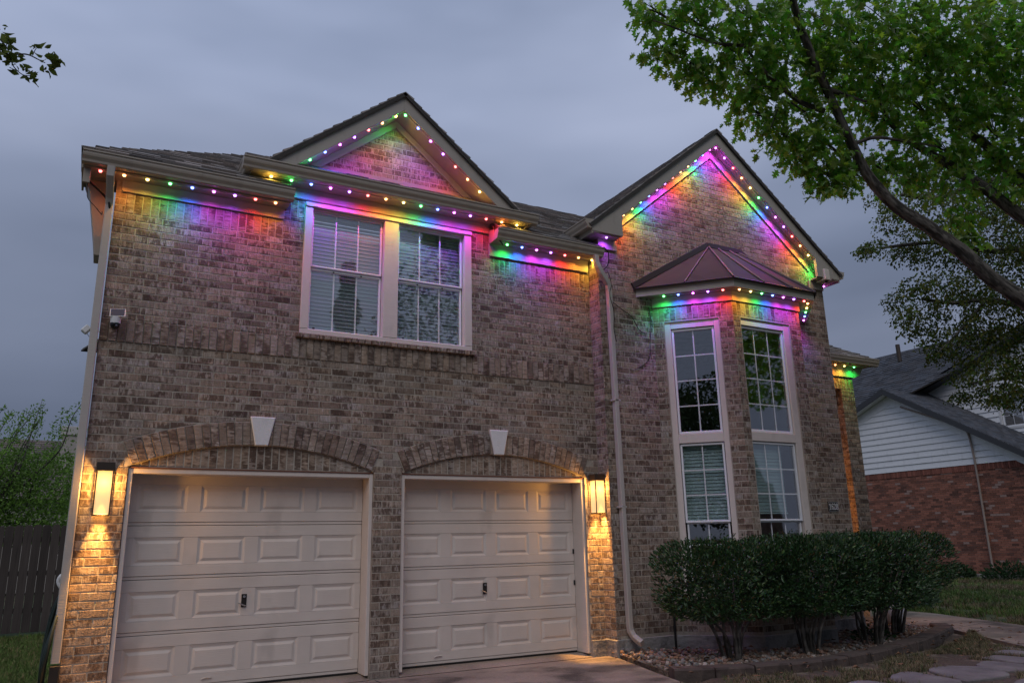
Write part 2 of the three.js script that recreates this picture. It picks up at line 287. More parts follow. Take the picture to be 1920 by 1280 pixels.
// garage front: plain courses, the belt of headers and soldiers, soldiers under the eaves
courses(FM, XL, XC, -0.08, 3.46, { holes: doorHoles, arches: DG.map((g) => g.c) });
soldiers(FM, XL, XC, 3.46, 3.705, { d: 0.012 });
soldiers(FM, XL, 1.645, 3.705, 3.775, { d: 0.004, along: 0 }); soldiers(FM, 3.823, XC, 3.705, 3.775, { d: 0.004, along: 0 });
soldiers(FM, 1.60, 3.868, 3.695, 3.757, { d: 0.055, along: 0, depth: 0.1 });
courses(FM, XL, 1.645, 3.775, 4.87); courses(FM, 3.823, XC, 3.775, 4.85);
courses(FM, XL, -0.25, 4.87, 5.11, { phase: 0.1 }); soldiers(FM, -0.25, 1.40, 4.87, 5.11);
courses(FM, 1.40, 1.645, 4.87, 5.16, { phase: 0.3 }); soldiers(FM, 1.40, 1.645, 5.16, 5.40);
courses(FM, 3.823, 4.09, 4.85, 5.16, { phase: 0.3 }); soldiers(FM, 3.823, 4.09, 5.16, 5.40); soldiers(FM, 4.09, XC, 4.85, 5.09);
for (const g of DG) { // segmental arches
  const n = 33;
  for (let i = 0; i < n; i++) {
    const a0 = -ANG + 2 * ANG * i / n + 0.0012, a1 = -ANG + 2 * ANG * (i + 1) / n - 0.0012, pt = (a, r) => [g.c + r * Math.sin(a), CY + r * Math.cos(a)];
    let P = [pt(a0, RI + 0.004), pt(a1, RI + 0.004), pt(a1, RO - 0.004), pt(a0, RO - 0.004)];
    const m = (a0 + a1) / 2; if (Math.abs(m) < 0.06) { const sg = m < 0 ? -1 : 1; P = clip(P, -sg * 0.978, 0.208, -sg * 0.978 * (g.c + sg * 0.072) + 0.208 * 2.455); }
    addBrick(FM, P, 0.014, 1);
  }
  soldiers(FM, g.x0 + 0.03, g.x1 - 0.03, YH + 0.006, 2.5, { d: -0.022, depth: 0.05, cut: (P) => { const mx = (P[0][0] + P[1][0]) / 2, dx = mx - g.c, yy = CY + Math.sqrt(RI * RI - dx * dx), an = Math.atan2(dx, yy - CY); return clip(P, Math.sin(an), Math.cos(an), Math.sin(an) * g.c + Math.cos(an) * CY + RI - 0.006); } });
}
{ const c = DORM; courses(FM, c.c - 0.95, c.c + 0.95, c.base, c.y, { cuts: [[c.p, 1, c.y + c.p * c.c], [-c.p, 1, c.y - c.p * c.c]], phase: 0.2 }); }
// wing
courses(FRET, 0, ZW, 0.19, 5.62, { len: 0.244, phase: 0 });
courses(FW, XC, BX.a, 0.2, 73 * H, { cuts: [[-WING.p, 1, WING.y - WING.p * WING.c]] });
courses(FW, BX.b, XR, 0.2, 73 * H, { cuts: [[WING.p, 1, WING.y + WING.p * WING.c]], phase: 0.25 });
courses(FW, BX.a, BX.b, 60 * H, 73 * H, { phase: 0.1 });
courses(FW, XC, XR, 73 * H, WING.y, { cuts: [[WING.p, 1, WING.y + WING.p * WING.c], [-WING.p, 1, WING.y - WING.p * WING.c]] });
// bay: piers beside the windows, soldiers over them
const WB = { l0: 0.142, l1: 0.91, f0: 0.128, f1: 1.105, y0: 0.62, y1: 4.39 };
const BFW = BX.r - BX.l, FBF = frame([BX.l, 0, BX.z], [1, 0, 0], [0, 0, 1]);
courses(FBL, 0, BAYS, 0.2, 4.405, { holes: [[WB.l0, WB.l1, WB.y0, 9]], len: 0.2 }); soldiers(FBL, 0.0, BAYS, 4.405, 4.62);
courses(FBF, 0, BFW, 0.2, 4.405, { holes: [[WB.f0, WB.f1, WB.y0, 9]], len: 0.2, phase: 0.25 }); soldiers(FBF, 0, BFW, 4.405, 4.62);
courses(FBR, 0, BAYS, 0.2, 4.405, {}); soldiers(FBR, 0, BAYS, 4.405, 4.62);
// entry wall set back on the right: a pier and the wall over the opening
const ZE = -1.0, FE = FRONT(ZE), FEL = frame([12.0, 0, ZE - 1.2], [0, 0, 1], [-1, 0, 0]);
courses(FE, 12.0, 12.36, 0.15, 4.07); soldiers(FE, 11.2, 12.36, 4.07, 4.31); courses(FEL, 0, 1.2, 0.15, 4.07, { len: 0.2 });

// mortar backing: the walls themselves
function wallShape(F, outer, holes, d0, d1) {
  const sh = new THREE.Shape(outer.map((q) => new THREE.Vector2(...q))); for (const h of holes) sh.holes.push(new THREE.Path(h.map((q) => new THREE.Vector2(...q))));
  const g = new THREE.ExtrudeGeometry(sh, { depth: d1 - d0, bevelEnabled: false }); const p = g.attributes.position, uv = new Float32Array(p.count * 2);
  for (let i = 0; i < p.count; i++) { uv[2 * i] = p.getX(i) + p.getZ(i); uv[2 * i + 1] = p.getY(i); const q = F(p.getX(i), p.getY(i), d0 + p.getZ(i)); p.setXYZ(i, ...q); }
  g.setAttribute('uv', new THREE.BufferAttribute(uv, 2)); g.computeVertexNormals(); return g;
}
const rc = (h) => [[h[0], h[2]], [h[0], h[3]], [h[1], h[3]], [h[1], h[2]]];
const arcPts = (g, r) => { const o = []; const a1 = Math.asin((g.x1 - g.c) / r); for (let i = 0; i <= 16; i++) { const a = -a1 + 2 * a1 * i / 16; o.push([g.c + r * Math.sin(a), CY + r * Math.cos(a)]); } return o; };
const walls = [];
walls.push(wallShape(FM, [[XL, -0.3], [XC, -0.3], [XC, 5.42], [4.6, 5.6], [DORM.c + 1.1, 5.75], [DORM.c, 6.66], [DORM.c - 1.1, 5.75], [0.9, 5.6], [XL, 5.25]],
  [rc([1.66, 3.81, 3.76, 5.365]), ...DG.map((g) => [[g.x0, -0.29], ...arcPts(g, RI + 0.002), [g.x1, -0.29]])], -0.2, -0.003));
for (const g of DG) walls.push(wallShape(FM, [[g.x0 - 0.02, YH], [g.x1 + 0.02, YH], ...arcPts(g, RI + 0.03).reverse()], [], -0.19, -0.0245));
const gableOut = [[XC + 0.03, 0], [XR, 0], [XR, 5.45], [XR, 5.62], [WING.c, 7.45], [XC + 0.03, 5.64]];
walls.push(wallShape(FW, gableOut, [rc([6.75, 9.33, 0.3, 4.55])], -0.2, -0.003));
const mb0 = new MB();
mb0.box(XC + 0.003, XC + 0.15, 0, 5.6, -0.2, ZW - 0.008, 0);                       // step
mb0.box(XR - 0.15, XR - 0.007, 0, 5.6, -9, ZW - 0.21, 0); mb0.box(XL + 0.007, XL + 0.2, -0.2, 5.2, -9, -0.21, 0); mb0.box(XL + 0.2, 12.3, -0.2, 5.2, -9.2, -9, 0);
mb0.box(XL + 0.21, XC + 0.1, 5.06, 5.09, -9, -0.22, 0); mb0.box(XC + 0.16, XR - 0.16, 5.02, 5.06, -9, 0.03, 0); mb0.box(XL + 0.21, XR - 0.16, 2.75, 2.95, -9, -0.42, 0);
mb0.box(0.0, 5.5, -0.2, 2.7, -0.62, -0.55, 0); mb0.box(1.5, 3.9, 3.3, 3.4, -3, -0.22, 0);
mb0.box(12.0 + 0.007, 12.36, 0, 4.8, ZE - 1.2, ZE - 0.008, 0); mb0.box(XR - 0.01, 12.0, 4.075, 4.8, ZE - 0.2, ZE - 0.008, 0); mb0.box(XR - 0.01, 12.3, 0, 4.8, ZE - 1.4, ZE - 1.21, 0);
walls.push(mb0.geo());
const bw = (F, s1, h) => walls.push(wallShape(F, [[0, 0], [s1, 0], [s1, 4.75], [0, 4.75]], h ? [rc(h)] : [], -0.14, -0.003));
bw(FBL, BAYS, [WB.l0 + 0.01, WB.l1 - 0.01, WB.y0 + 0.01, WB.y1 - 0.005]); bw(FBF, BFW, [WB.f0 + 0.01, WB.f1 - 0.01, WB.y0 + 0.01, WB.y1 - 0.005]); bw(FBR, BAYS, null);
const wall = mesh('wall', merge(walls.map((g) => { g = g.index ? g.toNonIndexed() : g; for (const k of Object.keys(g.attributes)) if (!['position', 'normal', 'uv'].includes(k)) g.deleteAttribute(k); return g; })), M.mortar, house);
{ // dark room behind the bay
  const r = new MB(); const tz = [[6.75, ZW - 0.2], [6.75, ZW], [7.40, 0.93], [8.68, 0.93], [9.33, ZW], [9.33, ZW - 0.2]]; for (const y of [0.12, 4.66]) { r.fan(tz.map((q) => [q[0], y, q[1]])); r.fan(tz.map((q) => [q[0], y + 0.05, q[1]])); } r.box(6.2, 9.8, 0.3, 4.6, -3.2, -3.1, 0); r.box(6.1, 6.2, 0.3, 4.6, -3.1, ZW - 0.22, 0); r.box(9.8, 9.9, 0.3, 4.6, -3.1, ZW - 0.22, 0);
  mesh('inner_wall', r.geo(), M.room, house);
}
{ // concrete footing
  const f = new MB(); f.box(XC - 0.006, BX.a + 0.01, -0.2, 0.2, ZW - 0.3, ZW + 0.012, 0.006); f.box(XC - 0.012, XC + 0.2, -0.2, 0.195, -0.2, ZW + 0.006, 0.006); f.box(5.462, XC - 0.012, -0.2, 0.19, -0.2, 0.014, 0.006); f.box(BX.b, XR + 0.01, -0.2, 0.2, ZW - 0.3, ZW + 0.012, 0.006);
  const ft = (F, s0, s1, e) => f.box(s0, s1, -0.2, 0.2, -0.15, e, 0.006, (s, y, d) => F(s, y, d));
  ft(FBL, -0.02, BAYS + 0.008, 0.016); ft(FBF, -0.008, BFW + 0.008, 0.02); ft(FBR, 0, BAYS, 0.016);
  mesh('footing', f.geo(), M.slab, house);
}
{ // pick the 300 bricks that show largest
  const q = new THREE.Quaternion().copy(camera.quaternion).invert(), C = camera.position, f = 1450.8;
  for (const b of bricks) {
    const v = V3(...b.ctr).sub(C), d2 = v.lengthSq(), cs = -(v.x * b.nrm[0] + v.y * b.nrm[1] + v.z * b.nrm[2]) / Math.sqrt(d2), w = v.applyQuaternion(q), px = w.x / -w.z * f, py = w.y / -w.z * f;
    b.show = w.z < 0 && Math.abs(px) < 950 && Math.abs(py) < 632 && cs > 0 ? b.A * cs / d2 : 0;
  }
  const big = bricks.slice().sort((a, b) => b.show - a.show).slice(0, 300), set = new Set(big), rest = new MB();
  for (const b of big) { const m = new MB(); brickInto(m, b); mesh('brick', m.geo(), M.brick, wall); }
  for (const b of bricks) if (!set.has(b)) brickInto(rest, b);
  mesh('brick_field', rest.geo(), M.brick, wall, 'stuff');
}
for (const g of DG) { // keystones and steel lintels
  const k = new MB(); k.prism(FM, [[g.c - 0.067, 2.458], [g.c + 0.067, 2.458], [g.c + 0.132, 2.768], [g.c - 0.132, 2.768]], 0.035, -0.03, 0.008); mesh('keystone', k.geo(), M.stone, house);
  const l = new MB(); l.box(g.x0 + 0.002, g.x1 - 0.002, YH - 0.006, YH + 0.004, -0.1, -0.012, 0); mesh('lintel', l.geo(), M.rust, house);
}

// ---------------------------------------------------------------- eaves, gables, roofs
const P = (name, mb, mat) => mesh(name, mb.geo(), mat, house);
const GUT = [[0, 0.128], [0, 0], [0.062, 0], [0.074, 0.006], [0.078, 0.03], [0.1, 0.062], [0.106, 0.084], [0.106, 0.108], [0.118, 0.112], [0.118, 0.126]];
const gutter = (name, F, s0, s1, y, d) => P(name, new MB().run((s, yy, dd) => F(s, yy + y, dd + d), GUT, s0, s1), M.gutter);
for (const [x, y, z] of [[0.42, 5.238, 0.23], [2.1, 5.515, 0.274], [3.6, 5.515, 0.274], [4.95, 5.228, 0.26]]) P('gutter_seam', new MB().run((s, yy, dd) => [s, y + yy - 0.002, z + dd * 1.03 - 0.001], GUT.map((q) => [q[0] + 0.0025, q[1]]), x, x + 0.03), M.gutter);
const off = (prof, dd, yy) => prof.map((q) => [q[0] + dd, q[1] + yy]);
{ // left eave
  const fz = new MB(); fz.box(XL + 0.05, 1.405, 5.105, 5.236, 0.001, 0.022, 0.003); P('frieze', fz, M.fascia);
  const so = new MB(); so.box(-0.67, 1.43, 5.234, 5.25, -0.02, 0.205, 0.002); so.box(-0.67, XL - 0.0, 5.234, 5.25, -0.35, -0.02, 0); P('soffit', so, M.soffit);
  const fa = new MB(); fa.box(-0.675, 1.43, 5.222, 5.36, 0.205, 0.228, 0.003); fa.box(-0.69, -0.67, 5.21, 5.36, -0.4, 0.2, 0.003); fa.prism(FM, [[-0.655, 5.232], [-0.60, 5.1], [-0.52, 4.62], [-0.49, 4.4], [-0.38, 4.4], [-0.38, 5.232]].reverse(), -0.12, -0.4, 0.003); fa.box(-0.668, -0.60, 5.06, 5.225, 0.17, 0.2, 0.003); P('fascia', fa, M.tan);
  const g = new MB().run((s, y, d) => [s, 5.238 + y, 0.23 + d], GUT, -0.69, 1.45); P('gutter', g, M.gutter);
}
{ // raised middle eave under the small gable
  const fz = new MB(); fz.box(1.41, 4.092, 5.397, 5.53, 0.001, 0.03, 0.003); P('frieze', fz, M.fascia);
  const so = new MB(); so.box(0.96, 4.56, 5.53, 5.545, -0.03, 0.25, 0.002); P('soffit', so, M.soffit);
  const fa = new MB(); fa.box(0.95, 4.57, 5.517, 5.63, 0.25, 0.272, 0.003); fa.box(0.945, 0.965, 5.5, 5.62, -0.25, 0.25, 0.003); fa.box(4.555, 4.575, 5.5, 5.62, -0.25, 0.25, 0.003); P('fascia', fa, M.tan);
  P('gutter', new MB().run((s, y, d) => [s, 5.515 + y, 0.274 + d], GUT, 0.86, 4.66), M.gutter);
  P('gutter', new MB().run((s, y, d) => [0.945 - d, 5.515 + y, s], GUT.map((q) => [q[0] * 0.75, q[1]]), -0.12, 0.274), M.gutter); P('gutter', new MB().run((s, y, d) => [4.575 + d, 5.515 + y, s], GUT.map((q) => [q[0] * 0.75, q[1]]), -0.05, 0.274), M.gutter);
}
{ // right eave
  const fz = new MB(); fz.box(4.088, 5.665, 5.09, 5.262, 0.001, 0.024, 0.003); P('frieze', fz, M.fascia);
  const so = new MB(); so.box(4.10, 5.68, 5.26, 5.275, -0.02, 0.165, 0.002); P('soffit', so, M.soffit);
  const fa = new MB(); fa.box(4.10, 5.678, 5.25, 5.37, 0.165, 0.19, 0.003); fa.run((s, y, d) => [s, y, d], [[0.02, 5.255], [0.02, 5.45], [0.32, 5.36], [0.30, 5.30], [0.2, 5.255]], 4.083, 4.10); P('fascia', fa, M.tan);
  P('gutter', new MB().run((s, y, d) => [s, 5.228 + y, 0.26 + d], GUT, 4.05, 5.72), M.gutter);
}
// gable trims: rake boards follow y = top - p |x - c|
function rakes(c, yl, p, half0, half1, z0, z1, mat, name, lowCut) {
  for (const sg of [-1, 1]) {
    const m = new MB(), x0 = 0.0, x1 = half1; // polygon in (|x - c|, y)
    let poly = [[0, yl[0]], [x1, yl[0] - p * x1], [x1, yl[1] - p * x1], [0, yl[1]]]; if (lowCut) poly = clip(poly, 0, -1, -lowCut);
    m.prism((s, y, d) => [c + sg * s, y, d], poly, z1, z0, 0.003); P(name, m, mat);
  }
}
const DL = 6.742, DT = 6.945, WL = 7.482, WT = 7.70;
rakes(DORM.c, [DORM.y, DL], DORM.p, 0, 1.17, 0.001, 0.022, M.fascia, 'frieze', 5.86);
rakes(DORM.c, [DL, DL + 0.02], DORM.p, 0, 1.62, -0.03, 0.302, M.soffit, 'soffit', 5.60);
rakes(DORM.c, [DL - 0.012, DT], DORM.p, 0, 1.62, 0.302, 0.328, M.fascia, 'rake_board', 5.60);
{ const b = new MB(); let poly = [[DORM.c - 1.1, 5.80], [DORM.c + 1.1, 5.80], [DORM.c + 1.1, 5.908], [DORM.c - 1.1, 5.908]]; poly = clip(clip(poly, DORM.p, 1, DORM.y + DORM.p * DORM.c), -DORM.p, 1, DORM.y - DORM.p * DORM.c); b.prism(FM, poly, 0.006, -0.02, 0.002); P('flashing_board', b, M.soffit); }
rakes(WING.c, [WING.y, WL], WING.p, 0, 2.0, ZW + 0.001, ZW + 0.024, M.fascia, 'frieze', 5.40);
rakes(WING.c, [WL, WL + 0.02], WING.p, 0, 2.42, ZW - 0.03, 0.412, M.soffit, 'soffit', 5.55);
rakes(WING.c, [WL - 0.012, WT], WING.p, 0, 2.5, 0.412, 0.44, M.fascia, 'rake_board', 5.53);
for (const sg of [-1, 1]) { // boxed returns at the foot of the wing gable
  const F = (s, y, d) => [WING.c + sg * s, y, d], b = new MB();
  b.prism(F, [[1.975, 5.545], [2.5, 5.545], [2.5, 5.70], [1.975, 5.95]], 0.447, 0.40, 0.003); b.box(2.0, 2.48, 5.53, 5.548, -0.3, 0.412, 0.002, F); b.box(2.48, 2.505, 5.51, 5.7, -4.5, 0.44, 0.002, F); P('eave_return', b, M.fascia);
  const f = new MB(); f.box(1.965, 2.292, 5.385, 5.53, ZW + 0.001, ZW + 0.026, 0.003, F); P('frieze', f, M.fascia);
  P('gutter', new MB().run((s, y, d) => [WING.c + sg * (2.507 + d), 5.575 + y, s], GUT, sg < 0 ? -0.22 : -3, 0.46), M.gutter);
}
// shingled slopes: origin, s along the eave, t up the slope
const RS = rng(5);
function slope(name, o, S, T, poly, opt = {}) {
  const S3 = V3(...S).normalize(), T3 = V3(...T).normalize(), N3 = S3.clone().cross(T3).normalize(); if (N3.y < 0) N3.negate();
  const at3 = (s, t, d) => { const v = V3(...o).addScaledVector(S3, s).addScaledVector(T3, t).addScaledVector(N3, d); return [v.x, v.y, v.z]; };
  const deck = new MB(); deck.col = [0.05, 0.045, 0.04]; deck.prism(at3, areaOf(poly) < 0 ? poly.slice().reverse() : poly, -0.006, -0.05, 0); const dm = mesh(name, deck.geo(), M.roof, opt.parent || house);
  const m = new MB(), ex = opt.ex || 0.145; let t0 = 1e9, t1 = -1e9, s0 = 1e9, s1 = -1e9; for (const q of poly) { s0 = Math.min(s0, q[0]); s1 = Math.max(s1, q[0]); t0 = Math.min(t0, q[1]); t1 = Math.max(t1, q[1]); }
  const base = opt.col || [0.29, 0.26, 0.245];
  for (let t = t0, r = 0; t < t1; t += ex, r++) for (let s = s0 - RS() * 0.3; s < s1;) {
    const w = 0.14 + RS() * 0.24; let Pq = rect(s + 0.002, s + w - 0.002, t - 0.012 * RS(), t + ex * 1.02); s += w;
    for (let i = 0; i < poly.length && Pq.length > 2; i++) { const a = poly[i], b = poly[(i + 1) % poly.length], sg = areaOf(poly) > 0 ? 1 : -1, nx = (b[1] - a[1]) * sg, ny = -(b[0] - a[0]) * sg; Pq = clip(Pq, nx, ny, nx * a[0] + ny * a[1]); }
    if (Pq.length < 3 || Math.abs(areaOf(Pq)) < 0.001) continue;
    const k = 0.62 + 0.75 * RS(), h = 0.012 + 0.012 * RS(), tt = t, w2 = RS(); m.col = [base[0] * k * (1 + 0.15 * (w2 - 0.5)), base[1] * k, base[2] * k * (1 - 0.12 * (w2 - 0.5))];
    m.prism(at3, Pq, h, -0.004, 0, (ss, yy, d) => (d > 0 ? lerp(d, 0.001, (yy - tt) / (ex * 1.05)) : d));
  }
  mesh('shingles', m.geo(), M.roof, dm, 'stuff'); return dm;
}
const SL = 0.66, LS = Math.hypot(1, SL), RIDGE = 7.40, RUN = (RIDGE - 5.375) / SL;
const MR = (poly) => slope('roof', [-0.70, 5.375, 0.34], [1, 0, 0], [0, SL, -1], poly), TM = 0.50, TT = RUN * LS;
MR([[0, 0], [2.13, 0], [2.13, TM], [TM / LS, TM]]); MR([[4.80, 0], [6.395, 0], [6.395, TM], [4.80, TM]]); MR([[TM / LS, TM], [6.395, TM], [6.395, TT], [RUN, TT]]);
slope('roof', [-0.70, 5.375, 0.34], [1, 0, 0], [0, SL, -1], [[6.395, 0.66], [9.4, 0.66], [9.4, RUN * LS], [6.395, RUN * LS]]);
slope('roof', [-0.70, 5.375, 0.34], [0, 0, -1], [1, SL, 0], [[0, 0], [0.75, 0], [RUN, RUN * LS]]);
slope('roof', [-0.70, 5.375, -8.9], [1, 0, 0], [0, SL, 1], [[0, 0], [9.4, 0], [9.4, 3.1 * LS], [RUN, RUN * LS]], { ex: 0.5 });
slope('roof', [0.9, 5.632, 0.34], [1, 0, 0], [0, SL, -1], [[0.02, 0], [3.72, 0], [3.72, 0.42], [0.02, 0.42]]);
const gab = (c, top, p, half, z1, z0, nm) => { for (const sg of [-1, 1]) { const ls = Math.hypot(1, p), D = z1 - z0; slope(nm, [c + sg * half, top - p * half, z1], [0, 0, -1], [-sg, p, 0], [[0, 0], [D, 0], [D, half * ls], [0, half * ls]]); } };
gab(DORM.c, DT + 0.03, DORM.p, 1.68, 0.36, -2.35, 'roof'); gab(WING.c, WT + 0.03, WING.p, 2.56, 0.475, -5.5, 'roof');
{ // drip edges under the shingles
  for (const [c, top, p, half, z] of [[DORM.c, DT, DORM.p, 1.66, 0.328], [WING.c, WT, WING.p, 2.54, 0.44]]) rakes(c, [top - 0.012, top + 0.03], p, 0, half, z - 0.03, z + 0.024, M.seam, 'drip_edge', 5.5);
}
{ // entry roof, eave and frieze on the right
  const fz = new MB(); fz.box(10.3, 12.37, 4.31, 4.5, ZE + 0.001, ZE + 0.026, 0.003); P('frieze', fz, M.fascia);
  const so = new MB(); so.box(10.3, 12.62, 4.5, 4.515, ZE - 1.2, ZE + 0.22, 0.002); P('soffit', so, M.soffit);
  const fa = new MB(); fa.box(10.3, 12.63, 4.49, 4.62, ZE + 0.22, ZE + 0.245, 0.003); fa.run((s, y, d) => [d, y, s], [[12.37, 4.31], [12.37, 4.5], [12.63, 4.62], [12.62, 4.5], [12.52, 4.36]], ZE - 1, ZE + 0.05); P('fascia', fa, M.fascia);
  P('gutter', new MB().run((s, y, d) => [s, 4.50 + y, ZE + 0.245 + d], GUT, 10.3, 12.74), M.gutter);
  slope('roof', [10.2, 4.62, ZE + 0.33], [1, 0, 0], [0, 0.6, -1], [[0, 0], [2.56, 0], [1.0, 2.3], [0, 2.3]]); slope('roof', [12.76, 4.62, ZE + 0.33], [0, 0, -1], [-1, 0.6, 0], [[0, 0], [4, 0], [4, 1.9], [1.56, 1.9]]);
}

// ---------------------------------------------------------------- bay roof
{
  const bay = group('bay_roof', house), e = 0.2, y0 = 4.75, y1 = 4.868;
  const E = [[BX.a - e * 1.414, ZW + 0.0], [BX.l - 0.13, BX.z + e], [BX.r + 0.13, BX.z + e], [BX.b + e * 1.414, ZW]], W = [[BX.a, ZW], [BX.l, BX.z], [BX.r, BX.z], [BX.b, ZW]];
  const fz = new MB(), I = (F, s1) => fz.box(-0.005, s1 + 0.005, 4.615, y0 + 0.01, 0.001, 0.02, 0.002, (s, y, d) => F(s, y, d)); I(FBL, BAYS); I(FBF, BFW); I(FBR, BAYS); mesh('frieze', fz.geo(), M.fascia, bay);
  const so = new MB(); for (let i = 0; i < 3; i++) so.quad([W[i][0], y0 + 0.004, W[i][1]], [W[i + 1][0], y0 + 0.004, W[i + 1][1]], [E[i + 1][0], y0 + 0.004, E[i + 1][1]], [E[i][0], y0 + 0.004, E[i][1]]); mesh('soffit', so.geo(), M.soffit, bay);
  const fa = new MB(); for (let i = 0; i < 3; i++) { const a = E[i], b = E[i + 1], k = 0.985, ai = [lerp(8.04, a[0], k), lerp(ZW, a[1], k)], bi = [lerp(8.04, b[0], k), lerp(ZW, b[1], k)]; fa.quad([a[0], y0, a[1]], [b[0], y0, b[1]], [b[0], y1, b[1]], [a[0], y1, a[1]]); fa.quad([ai[0], y0, ai[1]], [a[0], y0, a[1]], [b[0], y0, b[1]], [bi[0], y0, bi[1]]); } fa.quad([E[0][0], y0, ZW], [E[0][0] + 0.06, y0, ZW], [E[0][0] + 0.06, y1, ZW], [E[0][0], y1, ZW]); mesh('fascia', fa.geo(), M.cream, bay);
  const k = 1.025, O = E.map((q) => [lerp(8.04, q[0], k), y1 + 0.002, lerp(ZW, q[1], k)]), R = [[7.77, 5.745, ZW + 0.02], [8.40, 5.745, ZW + 0.02]];
  O[0][2] = O[3][2] = ZW + 0.004;
  const up = (q, d) => [q[0], q[1] + d, q[2]];
  const panel = (a, b, c, d) => { const m = new MB(); d ? m.quad(a, b, c, d) : m.tri(a, b, c); const bt = [a, b, c].concat(d ? [d] : []).map((q) => up(q, -0.02)); m.fan(bt); m.quad(a, b, bt[1], bt[0]); mesh('roof_panel', m.geo(), M.metalRoof, bay); };
  const F1 = (t) => O[1].map((v, i) => lerp(v, O[2][i], t)), G1 = (t) => R[0].map((v, i) => lerp(v, R[1][i], t));
  const L1 = O[0].map((v, i) => lerp(v, O[1][i], 0.52)), R1 = O[3].map((v, i) => lerp(v, O[2][i], 0.52));
  panel(O[0], L1, R[0]); panel(L1, O[1], R[0]); panel(O[1], F1(0.36), G1(0.30), R[0]); panel(F1(0.36), F1(0.70), G1(0.68), G1(0.30)); panel(F1(0.70), O[2], R[1], G1(0.68)); panel(O[2], R1, R[1]); panel(R1, O[3], R[1]);
  const rib = (a, b, r = 0.017) => mesh('seam', sweep([up(a, 0.012), up(b, 0.012)], r, 4, { straight: true, flat: true }), M.seam, bay);
  rib(L1, R[0], 0.012); rib(O[1], R[0]); rib(F1(0.36), G1(0.30)); rib(F1(0.70), G1(0.68)); rib(O[2], R[1]); rib(R1, R[1], 0.012);
  for (let i = 0; i < 3; i++) mesh('drip_edge', sweep([up(O[i], -0.008), up(O[i + 1], -0.008)], 0.02, 4, { straight: true, flat: true }), M.seam, bay);
  const fl = new MB(), fr = (a, b, w) => { const dx = b[0] - a[0], dy = b[1] - a[1], l = Math.hypot(dx, dy), nx = -dy / l * w, ny = dx / l * w; fl.prism(FRONT(ZW), [[a[0], a[1]], [b[0], b[1]], [b[0] + nx, b[1] + ny], [a[0] + nx, a[1] + ny]], 0.03, -0.01, 0.002); };
  fr(O[0], R[0], 0.085); fr([R[0][0] - 0.03, R[0][1]], [R[1][0] + 0.03, R[1][1]], 0.075); fr(R[1], O[3], 0.085); mesh('flashing', fl.geo(), M.seam, bay);
}

// ---------------------------------------------------------------- windows
// a sash: white frame, two or three lights, glass; all in a wall frame
function sash(win, F, s0, s1, y0, y1, d, cols, rows, opt = {}) {
  const f = new MB(), b = opt.b || 0.03, fb = (a, c, e, g) => f.box(a, c, e, g, d - 0.035, d, 0.004, (x, y, z) => F(x, y, z));
  fb(s0 - b, s1 + b, y0 - b, y0); fb(s0 - b, s1 + b, y1, y1 + b); fb(s0 - b, s0, y0, y1); fb(s1, s1 + b, y0, y1); mesh('sash', f.geo(), M.vinyl, win);
  const gl = new MB(); gl.quad(F(s0, y0, d - 0.018), F(s1, y0, d - 0.018), F(s1, y1, d - 0.018), F(s0, y1, d - 0.018)); mesh('pane', gl.geo(), M.glass, win);
  const g2 = new MB(); g2.quad(F(s0, y0, d - 0.034), F(s1, y0, d - 0.034), F(s1, y1, d - 0.034), F(s0, y1, d - 0.034)); mesh('inner_pane', g2.geo(), M.glass, win);
  for (let i = 1; i < cols; i++) { const m = new MB(), x = lerp(s0, s1, i / cols); m.box(x - 0.009, x + 0.009, y0, y1, d - 0.032, d - 0.024, 0.002, (a, y, z) => F(a, y, z)); mesh('muntin', m.geo(), M.vinyl, win); }
  for (let j = 1; j < rows; j++) { const m = new MB(), y = lerp(y0, y1, j / rows); m.box(s0, s1, y - 0.009, y + 0.009, d - 0.033, d - 0.0252, 0.002, (a, yy, z) => F(a, yy, z)); mesh('muntin', m.geo(), M.vinyl, win); }
}
function blinds(win, F, s0, s1, y0, y1, d, tilt = 0.5, mat = M.blind) {
  const m = new MB(), n = Math.round((y1 - y0) / 0.046), R = rng(Math.round(s0 * 100 + y0 * 10));
  for (let i = 0; i < n; i++) { const y = y0 + (i + 0.5) * (y1 - y0) / n + (R() - 0.5) * 0.004, h = 0.021, dy = Math.sin(tilt + (R() - 0.5) * 0.16) * h, dd = Math.cos(tilt) * h; m.quad(F(s0, y - dy, d + dd), F(s1, y - dy, d + dd), F(s1, y + dy, d - dd), F(s0, y + dy, d - dd)); }
  for (const k of [0.14, 0.5, 0.86]) { const x = lerp(s0, s1, k); m.box(x - 0.0015, x + 0.0015, y0, y1, d + 0.022, d + 0.024, 0, (a, y, z) => F(a, y, z)); }
  m.box(s0, s1, y1, y1 + 0.05, d - 0.03, d + 0.03, 0.003, (a, y, z) => F(a, y, z)); m.box(s0, s1, y0 - 0.022, y0 - 0.004, d - 0.022, d + 0.022, 0.003, (a, y, z) => F(a, y, z));
  mesh('blind', m.geo(), mat, win);
}
